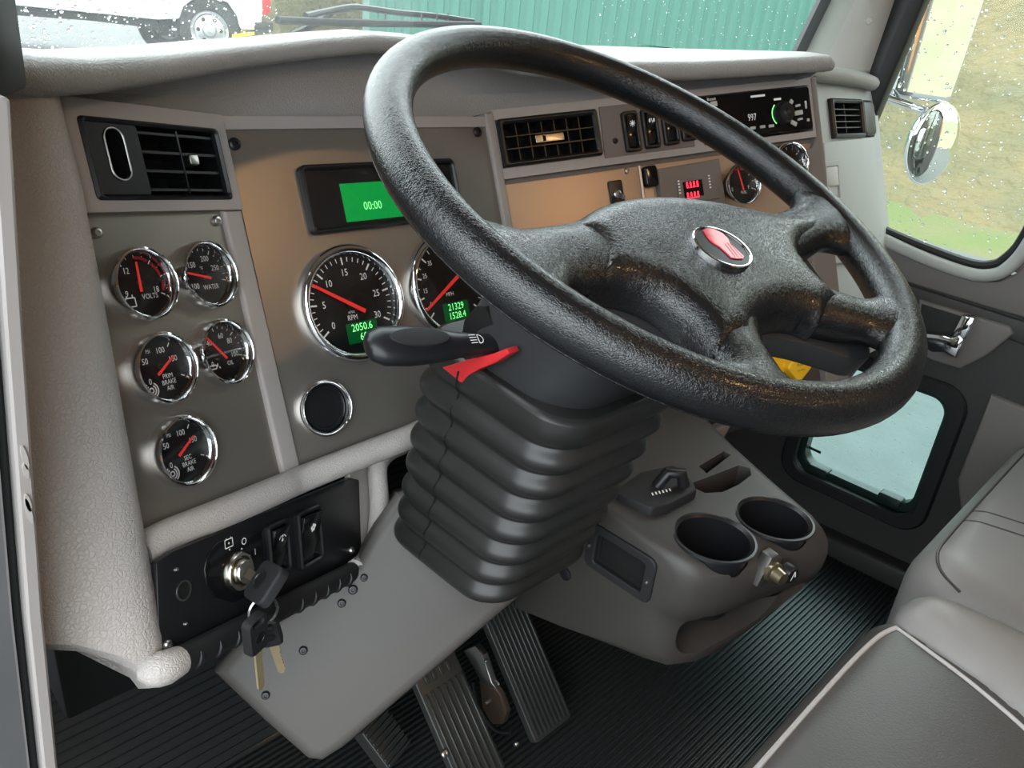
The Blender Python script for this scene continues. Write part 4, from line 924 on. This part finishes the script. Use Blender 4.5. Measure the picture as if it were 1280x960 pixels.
# power socket with cap
mat('dark_brass', (.36,.30,.20), .3, metal=.9)
FLt = Fr(atY(963,712,.2435), (.967,-.252,0), (0,0,1))
MB().add(*prism(FLt, [(-.018,-.016),(-.008,-.018),(.012,-.002),(.012,.012),(.004,.020),(-.006,.018)], -.012, .002)).build('socket_plate', 'dark_metal', con, bevel=.001)
soc = MB().add(*lathe(FLt, 0, 0, [(.0120,0),(.0120,.006),(.0098,.0075),(.0085,.0075),(.0080,.012),(.0072,.018),(.0001,.0185)], 26)).build('power_socket', 'dark_brass', con)
MB().add(*lathe(FLt, .018, -.003, [(.0105,.004),(.0105,.014),(.009,.016),(.0001,.016)], 24)).build('socket_cap', 'black_plastic', soc)
m = MB(); bar(m, FLt, (.0155,-.008), (.019,.003), .0014, .0163); bar(m, FLt, (.019,.003), (.0215,-.005), .0014, .0163); tag(m.build('cap_symbol', 'print_white', soc, smooth=False), kind='stuff')
# phone cradle / latch on the console
cr = thing('clamp_bracket', 'black bracket with a clamp lying where console meets dash', 'bracket')
zb = ZT+.012
def ztop(x, y, h=0): return atZ(x, y, ZT+h)
cp = [ztop(*q, .02)[:2] for q in ((766,612),(800,588),(842,578),(868,600),(872,610),(836,628),(815,632))]
MB().add(*prism(WF, [tuple(p) for p in cp], ZT-.002, ZT+.018)).build('base', 'black_matte', cr, bevel=.003)
c0 = ztop(842,598,.03); MB().add(*tube([c0+Vector((-.012,.012,-.012)), c0+Vector((-.004,.006,.006)), c0+Vector((.008,-.004,.006)), c0+Vector((.012,-.008,-.01))], .007, 10)).build('clamp', 'black_plastic', cr)
fz = Fr(ztop(826,615,.0186), atZ(840,612,ZT)-atZ(816,618,ZT), Vector((-.3,.9,0))); m = MB()
for k in range(6): bar(m, fz, (-.013+.005*k,-.0025), (-.0105+.005*k,.0025), .0018, 0)
tag(m.build('lettering', 'print_white', cr, smooth=False), kind='stuff')
# yellow valve knob seen through the wheel
yk = thing('park_brake_knob', 'yellow push-pull brake knob seen through the wheel spokes', 'knob')
kf_ = FM.up(.02); ku, kv = FM.uv(995,458,.03)
MB().add(*tube([FM.pt(ku-.006,kv,-.012), FM.pt(ku,kv,.026)], .006, 10)).build('stem', 'steel', yk)
MB().add(*soft_prism(FM, [(ku+x*math.cos(.62)-y*math.sin(.62), kv+x*math.sin(.62)+y*math.cos(.62)) for x, y in rrect(0,0,.034,.034,.007)], .024, .040, .004)).build('knob', 'yellow_knob', yk)
m = MB(); text(m, 'PUSH', FM, ku+.0, kv+.003, .0055, .0404); text(m, 'TO APPLY', FM, ku+.0, kv-.005, .0035, .0404); tag(m.build('lettering', 'black_matte', yk, smooth=False), kind='stuff')

yk2 = thing('trailer_supply_knob', 'second yellow knob half hidden behind the wheel spoke', 'knob')
k2u, k2v = FM.uv(967,455,.02); MB().add(*tube([FM.pt(k2u,k2v,-.012), FM.pt(k2u,k2v,.016)], .006, 10)).build('stem', 'steel', yk2)
MB().add(*soft_prism(FM, rrect(k2u, k2v, .034, .034, .010), .014, .028, .004)).build('knob', 'yellow_knob', yk2)

# ================================================================== KNEE PANEL, PEDALS, FLOOR MAT
nK = Vector((-.47,-.74,.47)); cK = Vector((.43,.557,-.500)); FK = plane_frame(nK, cK, (1,0,0))
kp = thing('knee_panel', 'grey sloping column cover beneath the rubber boot', 'panel')
kpoly = px_poly(FK, [(265,843),(300,800),(380,742),(445,706),(470,660),(500,620),(600,600),(680,700),(652,748),(600,792),(500,878),(430,938),(403,955),(385,953),(330,905)])
MB().add(*soft_prism(FK, kpoly, -.09, 0, .014, 4)).build('cover', 'knee_panel', kp)
for x, y, r in ((441,737,.0052),(427,754,.0046),(379,813,.0046),(332,869,.0044),(455,722,.004)): screw(FK, x, y, kp, r, .0005, 'black_plastic')
def pedal(name, label, pix, xc, w, y0, z0, y1, z1, nr, thick=.012, head=0.0, mat_='rubber_pad'):
    t = thing(name, label, 'pedal')
    d = Vector((0, y1-y0, z1-z0)); f = Fr((xc, y0, z0), (1,0,0), d); L = d.length
    MB().add(*soft_prism(f, rrect(0, L/2, w, L, .006), -thick, 0, .002)).build('plate', mat_, t)
    for k in range(nr):
        u = -w/2+.006+(w-.012)*k/(nr-1); MB().add(*box(f, u-.0016, u+.0016, .006, L*(1-head)-.006, -.001, .0035)).build('rib', mat_, t, bevel=.0008, seg=1)
    return t, f, L
ap, fa, La = pedal('accelerator_pedal', 'long ribbed black accelerator pedal, the right one', None, .655, .076, .458, -.890, .615, -.715, 9)
bp_, fb, Lb = pedal('brake_pedal', 'ribbed black brake pedal left of the accelerator', None, .502, .070, .440, -.855, .565, -.730, 7, head=.22)
for k in range(4):
    MB().add(*box(fb, -.022+.012*k, -.017+.012*k, Lb*.80, Lb*.80+.018-.003*(k%2), -.001, .003)).build('raised_mark', 'rubber_pad', bp_, bevel=.0006, seg=1)
for q in ((-.030,.02),): screw(fb, 0, 0, bp_, .005, .001, 'steel', (-.036, .06))
cl = thing('pedal_stop', 'small ridged rubber block on the floor left of the brake pedal', 'pad')
pc_ = atZ(484,922,-.86); ff = Fr(pc_, (.8,.25,0), (-.15,.7,.6))
MB().add(*soft_prism(ff, rrect(0,0,.050,.060,.004), -.020, 0, .002)).build('block', 'rubber_pad', cl)
for k in range(7): MB().add(*box(ff, -.024, .024, -.027+.0082*k, -.0235+.0082*k, -.001, .0035)).build('rib', 'rubber_pad', cl, bevel=.0006, seg=1)
lk = thing('pedal_linkage', 'oily metal linkage between the brake and accelerator pedals', 'linkage')
l0 = atX(612,870,.60)
FLk = Fr((.592, 0, 0), (0,-1,0), (0,0,1))
MB().add(*prism(FLk, px_poly(FLk, [(582,812),(596,806),(606,818),(617,852),(622,858),(604,852),(596,836)]), -.006, .004)).build('bracket', 'steel', lk, bevel=.001)
MB().add(*prism(FLk, px_poly(FLk, [(600,850),(616,854),(626,868),(634,890),(630,905),(615,905),(604,885)]), -.008, .002)).build('lever', 'oil_brown', lk, bevel=.002)
MB().add(*tube(smooth_path([FLk.pt(*FLk.uv(x, y), .004) for x, y in ((594,850),(600,880),(612,900),(625,912),(640,914))], 5), .003, 8)).build('cable', 'black_plastic', lk)
screw(FLk, 608, 826, lk, .003, .004); screw(FLk, 609, 878, lk, .003, .004); screw(FLk, 645, 930, lk, .004, .004)
# ribbed mat: ribs run across the cab
fm = MB(); ys = []; y = -.62; P_ = .0088
prof_ = []
while y < 1.0: prof_ += [(y, -.0035), (y+.0022, -.0003), (y+.0050, -.0003), (y+.0072, -.0035)]; y += P_
zf = FLOOR
def zfl(y): return zf + (0 if y < .72 else (y-.72)*.9)
rings = [[Vector((x, y, zfl(y)+h)) for y, h in prof_] for x in (-.06, 1.475)]
fm.add(*loft(rings, False, False, closed=False))
tag(fm.build('floor_mat', 'rubber_mat'), 'black ribbed rubber floor mat covering the cab floor', 'floor mat')
jbx = thing('kick_box', 'dark box under the left end of the dashboard', 'box')
MB().add(*wbox(.12, .22, .68, .80, -.68, -.52)).build('case', 'black_matte', jbx, bevel=.004)
MB().add(*box(Fr((.118,.74,-.60),(0,-1,0),(0,0,1)), -.055,.01,-.05,.06,0,.002)).build('side_plate', 'door_carpet', jbx, smooth=False)

# ================================================================== SEATS
def seat_slab(x0, x1, y0, y1, z0, z1, r, dome=.012, nx=14, ny=14):
    """cushion: rounded slab with a softly domed top, one closed surface"""
    cx, cy = (x0+x1)/2, (y0+y1)/2; rings = []
    prof_ = [(0,.0),(0,.35),(0,.55)] + [(1-math.cos(math.radians(a)), math.sin(math.radians(a))) for a in range(0, 91, 15)]
    H = z1-z0
    rings.append([Vector((x, y, z0)) for x, y in rrect(cx, cy, x1-x0-.02, y1-y0-.02, .05, 6)])
    for t in (.15, .45): rings.append([Vector((x, y, z0+(H-r)*t)) for x, y in rrect(cx, cy, x1-x0, y1-y0, .06, 6)])
    for a in range(0, 91, 15):
        i = r*(1-math.cos(math.radians(a))); rings.append([Vector((x, y, z1-r+r*math.sin(math.radians(a)))) for x, y in rrect(cx, cy, x1-x0-2*i, y1-y0-2*i, max(.06-i*.5,.02), 6)])
    last = rings[-1]
    for s, h in ((.8,.5),(.5,.85),(.2,1.0)): rings.append([Vector((cx+(p.x-cx)*s, cy+(p.y-cy)*s, p.z+dome*h)) for p in last])
    return loft(rings)
ds = thing('driver_seat', 'grey vinyl driver seat in the near right corner', 'seat')
dcu = MB().add(*seat_slab(.27, .715, -.42, .135, -.58, -.455, .035)).build('cushion', 'seat_vinyl', ds)
cor = [atZ(925,960,-.45), atZ(1040,858,-.45), atZ(1110,792,-.45), atZ(1150,770,-.45), atZ(1190,808,-.449), atZ(1240,868,-.446), atZ(1290,930,-.444)]
MB().add(*tube(smooth_path(drape(dcu, [(.30,.116),(.38,.119),(.46,.120),(.54,.120),(.60,.119),(.64,.116),(.662,.110)], .001), 4), .0022, 8)).build('piping', 'piping', ds)
bol = cat2([(.668,.112),(.640,.045),(.611,-.02),(.585,-.12),(.575,-.35),(.72,-.36),(.735,-.1),(.735,.06),(.715,.112)], 4)
MB().add(*pillow(Fr((0,0,0),(1,0,0),(0,1,0)), bol, -.53, -.434, .030, .016, .004)).build('side_bolster', 'seat_light', ds)  # paler vinyl stands in for the light caught on this side
MB().add(*tube(smooth_path(drape(dcu, [(.662,.110),(.648,.08),(.633,.045),(.617,.01),(.602,-.02),(.588,-.07),(.578,-.12),(.570,-.22),(.568,-.35)], .001), 4), .0018, 8)).build('seam', 'piping', ds)
st_ = MB()
for k in range(18):
    q = drape(dcu, [(.606-.0085*k,-.012-.002*k),(.6005-.0085*k,-.0133-.002*k)], .0006)
    if len(q) == 2: st_.add(*tube(q, .0009, 5))
tag(st_.build('stitching', 'piping', ds), kind='stuff')
MB().add(*soft_prism(Fr((.5,-.40,.02),(-1,0,0),(0,.12,1)) if False else Fr((.5,-.42,-.1),(1,0,0),(0,-.2,1)), rrect(0,.05,.44,.70,.08,6), -.10, .03, .04)).build('backrest', 'seat_vinyl', ds)
MB().add(*wbox(.33,.66,-.36,.06,FLOOR,-.58)).build('pedestal', 'black_matte', ds, bevel=.01)
ps = thing('passenger_seat', 'grey vinyl passenger seat beside the far door', 'seat')
pcu_ = MB().add(*seat_slab(.86, 1.42, -.42, .165, -.66, -.50, .05)).build('cushion', 'seat_light', ps)
MB().add(*tube(smooth_path(drape(pcu_, [(.872,.10),(.885,.125),(.91,.139),(.95,.143),(1.05,.144),(1.15,.144),(1.25,.144),(1.36,.143)], .0006), 4), .0018, 7)).build('seam', 'seat_vinyl', ps)
for x in (1.02, 1.055): MB().add(*tube(smooth_path(drape(pcu_, [(x,.143),(x,.13),(x,.11),(x,.08),(x,.04),(x,-.02),(x,-.10),(x,-.2),(x,-.3)], .0003), 4), .0012, 6)).build('seam', 'seat_vinyl', ps)
MB().add(*soft_prism(Fr((1.14,-.42,-.1),(1,0,0),(0,-.2,1)), rrect(0,.05,.50,.75,.08,6), -.10, .03, .04)).build('backrest', 'seat_light', ps)
MB().add(*wbox(.92,1.36,-.36,.08,FLOOR,-.66)).build('pedestal', 'black_matte', ps, bevel=.01)
# added warm lamp, out of view, lights the rear wall and tints reflections
dl = thing('warm_fill_lamp', 'unseen warm lamp added overhead at the rear to tint reflections', 'lamp')
MB().add(*soft_prism(Fr((.85,-.60,.58),(1,0,0),(0,-1,0)), rrect(0,0,.22,.12,.02), 0, .02, .008)).build('housing', 'headliner', dl)
mat('warm_fill_lens', (.9,.8,.6), .4, emit=((1,.62,.28), 48))
MB().add(*soft_prism(Fr((.85,-.60,.558),(1,0,0),(0,-1,0)), rrect(0,0,.18,.08,.015), 0, .006, .003)).build('lens', 'warm_fill_lens', dl)

# ================================================================== OUTSIDE
# wiper on the windshield
wp = thing('windshield_wiper', 'black wiper arm and blade resting on the windshield', 'wiper')
def onws(px, py, off=.03):
    return on_shield(px, py, off)
MB().add(*tube([onws(347,25), onws(420,28), onws(520,30), onws(600,31)], .0048, 8)).build('blade', 'black_matte', wp)
MB().add(*tube(smooth_path([onws(382,20,.035), onws(415,13,.045), onws(445,9,.05), onws(500,16,.05), onws(545,20,.045), onws(592,27,.035)], 4), .0042, 8)).build('frame', 'black_plastic', wp)
MB().add(*tube([onws(365,44,.05), onws(395,30,.05), onws(415,14,.055), onws(448,8,.055)], .0046, 8)).build('arm', 'black_plastic', wp)
for x in (482, 527, 546, 560): MB().add(*tube([onws(x,17,.045), onws(x,30,.032)], .0016, 6)).build('strut', 'black_plastic', wp)
# ground: near lot, rising towards the pickup
gm = MB()
def gz(x, y):
    r = math.hypot(x-.8, y); return -2.0 + 1.15*min(1, max(0, (y-2.5)/9.0))*(1 if x < 9 else max(0, 1-(x-9)/6)) 
N = 60; gx = [-60+140*i/N for i in range(N+1)]; gy = [-60+140*j/N for j in range(N+1)]
gm.add([Vector((x, y, gz(x, y)-.02)) for x in gx for y in gy], [(i*(N+1)+j, (i+1)*(N+1)+j, (i+1)*(N+1)+j+1, i*(N+1)+j+1) for i in range(N) for j in range(N)])
mat('gravel', (.085,.09,.09), .7, bump=('noise', 30, .4, .02), var=(3, .6, (.062,.066,.066)))
tag(gm.build('ground', 'gravel'), 'wet grey gravel yard outside', kind='structure')
# bank of dead leaves and grass
mat('leaf_bank', (.150,.115,.052), .9, bump=('noise', 4, .8, .2), var=(.55, 1., (.085,.082,.040)))
mat('verge_grass', (.085,.115,.03), .9, bump=('noise', 20, .6, .05), var=(1.2, .8, (.12,.11,.05)))
def bank(name, label, cat, y0, y1, x_of, prof_, m, amp):
    bm_ = MB(); n = 50; rings = []
    for i in range(n+1):
        y = y0+(y1-y0)*i/n; rings.append([Vector((x_of(y)+dx+amp*math.sin(3.1*y+dx*2), y, z+amp*.6*math.sin(2.3*y+dx*3.7)+amp*.4*math.sin(5.9*y+dx))) for dx, z in prof_])
    bm_.add(*loft(rings, False, False, closed=False)); return tag(bm_.build(name, m), label, cat)
tag(bank('leaf_bank', 'brown leaf-covered bank rising beyond the passenger window', None, -14, 26, lambda y: 11.6+.12*y, [(-.2,-2.05),(.4,-1.75),(1.5,-1.2),(3,-.4),(5,.8),(7,2.4),(9,4.5),(11,7)], 'leaf_bank', .12), kind='structure')
tag(bank('grass_verge', 'strip of bright green grass at the foot of the bank', None, -14, 26, lambda y: 10.4+.12*y, [(0,-2.03),(.3,-1.96),(1.0,-1.86),(1.6,-1.78)], 'verge_grass', .06), kind='structure')
mat('pale_grass', (.27,.26,.175), .9, var=(.5, .6, (.20,.20,.12)))
rear = MB(); rg_ = []  # added pale slope, never seen directly, gives the mirrors a cream reflection
for i in range(41):
    x = -8+60*i/40; rg_.append([Vector((x, -18-dy+.3*math.sin(1.3*x+dy), z+.3*math.sin(.9*x+dy*.7))) for dy, z in ((0,-2.1),(2,-1.2),(5,1.2),(8,4.5),(11,9.5))])
rear.add(*loft(rg_, False, False, closed=False)); tag(rear.build('mirror_bank', 'pale_grass'), 'pale bank added behind the truck for the mirrors to reflect', kind='structure')
# green corrugated container wall
gc = thing('shipping_container', 'green corrugated steel container beyond the windshield', 'container')
pL = ray(466, 20); pL = pL*(11.0/pL.y); dirx = Vector((.94,-.34,0)).normalized()
FG = Fr((pL.x, pL.y, 0), dirx, (0,0,1))
x = 0; pr_ = []
while x < 12: pr_ += [(x,0),(x+.07,0),(x+.11,-.045),(x+.20,-.045),(x+.24,0)]; x += .27
MB().add(*loft([[FG.pt(u, v, n) for u, n in pr_] for v in (-1.0, 3.0)], False, False, closed=False)).build('corrugated_side', 'container_green', gc, smooth=False)
MB().add(*box(FG, -.06, .06, -1.0, 3.0, -.06, .03)).build('corner_post', 'container_green', gc, bevel=.01)
MB().add(*box(FG, 1.62, 1.72, -1.0, 3.0, -.02, .03)).build('side_post', 'container_green', gc, bevel=.01)
MB().add(*box(FG, -.06, 12, -1.1, -.9, -.06, .03)).build('bottom_rail', 'container_green', gc, bevel=.01)
MB().add(*box(FG, -.06, 12, -1.0, 3.0, -.40, -.36)).build('far_side', 'container_green', gc)
MB().add(*box(FG, -.06, 0, -1.0, 3.0, -.40, -.05)).build('end_wall', 'container_green', gc)
# olive hedge left of the container
mat('hedge_green', (.10,.09,.03), .9, bump=('noise', 14, .9, .1), var=(2.2, 1., (.17,.14,.055)))
hd = MB(); hl = ray(330, 20); hl = hl*(16/hl.y); hr = ray(520, 20); hr = hr*(16/hr.y); rings = []
for i in range(31):
    t = i/30; p = hl.lerp(hr, t); rings.append([Vector((p.x, p.y+dy+.25*math.sin(9*t+z*2), z+.2*math.sin(14*t+dy*3))) for dy, z in ((-.3,-1.1),(-.55,-.2),(-.5,.8),(-.2,1.8),(.4,2.4),(1.2,2.2),(1.5,-1.1))])
hd.add(*loft(rings, True, True, closed=False)); tag(hd.build('hedge', 'hedge_green'), 'olive brown hedge between the pickup and the container', 'hedge')
# white pickup
wv = ray(262, 40); wv.z = 0; wv.normalize(); c0 = ray(262, 38); c0 = c0*(13.0/math.hypot(c0.x, c0.y))
FV = Fr(c0, Vector((wv.y, -wv.x, 0)), (0,0,1))
wt = thing('pickup_truck', 'white service pickup parked beyond the windshield, rear wheel showing', 'truck')
bd = px_poly(FV, [(-60,-60),(-60,0),(28,8),(110,16),(196,25),(224,24),(230,8),(246,-4),(266,-6),(285,4),(296,20),(300,36),(326,39),(330,0),(330,-60)])
MB().add(*prism(FV, bd, -1.7, .0)).build('body', 'paint_white', wt, bevel=.03)
MB().add(*prism(FV, px_poly(FV, [(-60,2),(28,9),(110,17),(196,26),(200,40),(180,34),(110,26),(28,20),(-60,14)]), -1.5, -.10)).build('underbody', 'black_matte', wt, smooth=False)
MB().add(*prism(FV, px_poly(FV, [(196,8),(300,0),(302,38),(235,46),(196,46)]), -1.5, -.35)).build('wheel_well', 'black_matte', wt, smooth=False)
for nm, c, n0 in (('wheel', (262,38), -.28), ('wheel', (205,34), -1.3)):
    u, v = FV.uv(*c); w = MB().add(*lathe(FV, u, v, [(.25,n0+.02),(.26,n0+.24),(.30,n0+.26),(.40,n0+.24),(.43,n0+.18),(.43,n0+.05),(.40,n0)], 36)).build('tyre', 'tyre', wt)
    rm_ = MB().add(*lathe(FV, u, v, [(.26,n0+.22),(.23,n0+.20),(.20,n0+.14),(.10,n0+.16),(.08,n0+.22),(.0005,n0+.23)], 30)).build('rim', 'aluminium', w)
    for k in range(6):
        a = math.pi*k/3; MB().add(*prism(FV, circ(u+.155*math.cos(a), v+.155*math.sin(a), .028, 10), n0+.145, n0+.158)).build('rim_slot', 'black_matte', w, smooth=False)
MB().add(*prism(FV, px_poly(FV, [(327,-20),(339,-20),(338,17),(328,19)]), -.3, .02)).build('tail_lamp', 'tail_red', wt, bevel=.01)
MB().add(*prism(FV, px_poly(FV, [(318,28),(341,28),(341,40),(318,44)]), -1.6, .03)).build('bumper', 'tyre', wt, bevel=.02)
MB().add(*prism(FV, px_poly(FV, [(290,43),(322,39),(322,43),(290,48)]), -.02, .01)).build('reflector', 'yellow_knob', wt)
# mirrors outside the passenger window
XM = 1.80; FMi = plane_frame((-.62,-.78,.0), atX(1165,150,XM), (.78,-.62,0))
sm_ = thing('side_mirror', 'tall chrome framed door mirror outside the passenger window', 'mirror')
mp = px_poly(FMi, [(1150,-60),(1262,-60),(1233,0),(1192,122),(1183,130),(1128,122),(1120,112),(1135,55)])
MB().add(*soft_prism(FMi, mp, -.05, 0, .008)).build('housing', 'chrome', sm_)
MB().add(*prism(FMi, inset(mp, .012), -.002, .0015)).build('mirror_glass', 'mirror', sm_, smooth=False)
MB().add(*tube([FMi.pt(*FMi.uv(1085,132), -.03), FMi.pt(*FMi.uv(1120,124), -.03), FMi.pt(*FMi.uv(1165,140), -.03)], .008, 10)).build('bracket', 'chrome', sm_)
cm = thing('convex_mirror', 'round convex chrome mirror under the tall door mirror', 'mirror')
cu, cv = FMi.uv(1165,180)
a_, b__ = (Vector(FMi.uv(1165,180))-Vector(FMi.uv(1134,184))).length, (Vector(FMi.uv(1165,180))-Vector(FMi.uv(1168,128))).length
rr_ = .5*(a_+b__)
def ell(k, n): return [FMi.pt(cu+x*k, cv+y*k, n) for x, y in circ(0,0,a_*1.02,40,b__)]
MB().add(*loft([ell(.2,-.03), ell(.6,-.027), ell(.9,-.016), ell(1,0), ell(.98,.005), ell(.95,.005)], True, False)).build('housing', 'chrome', cm)
MB().add(*loft([ell(.95,.004)] + [ell(.95*math.cos(math.radians(t)), .004+.022*math.sin(math.radians(t))) for t in (10,20,32,45,58,70,80,88)], False, True)).build('mirror_glass', 'mirror', cm)
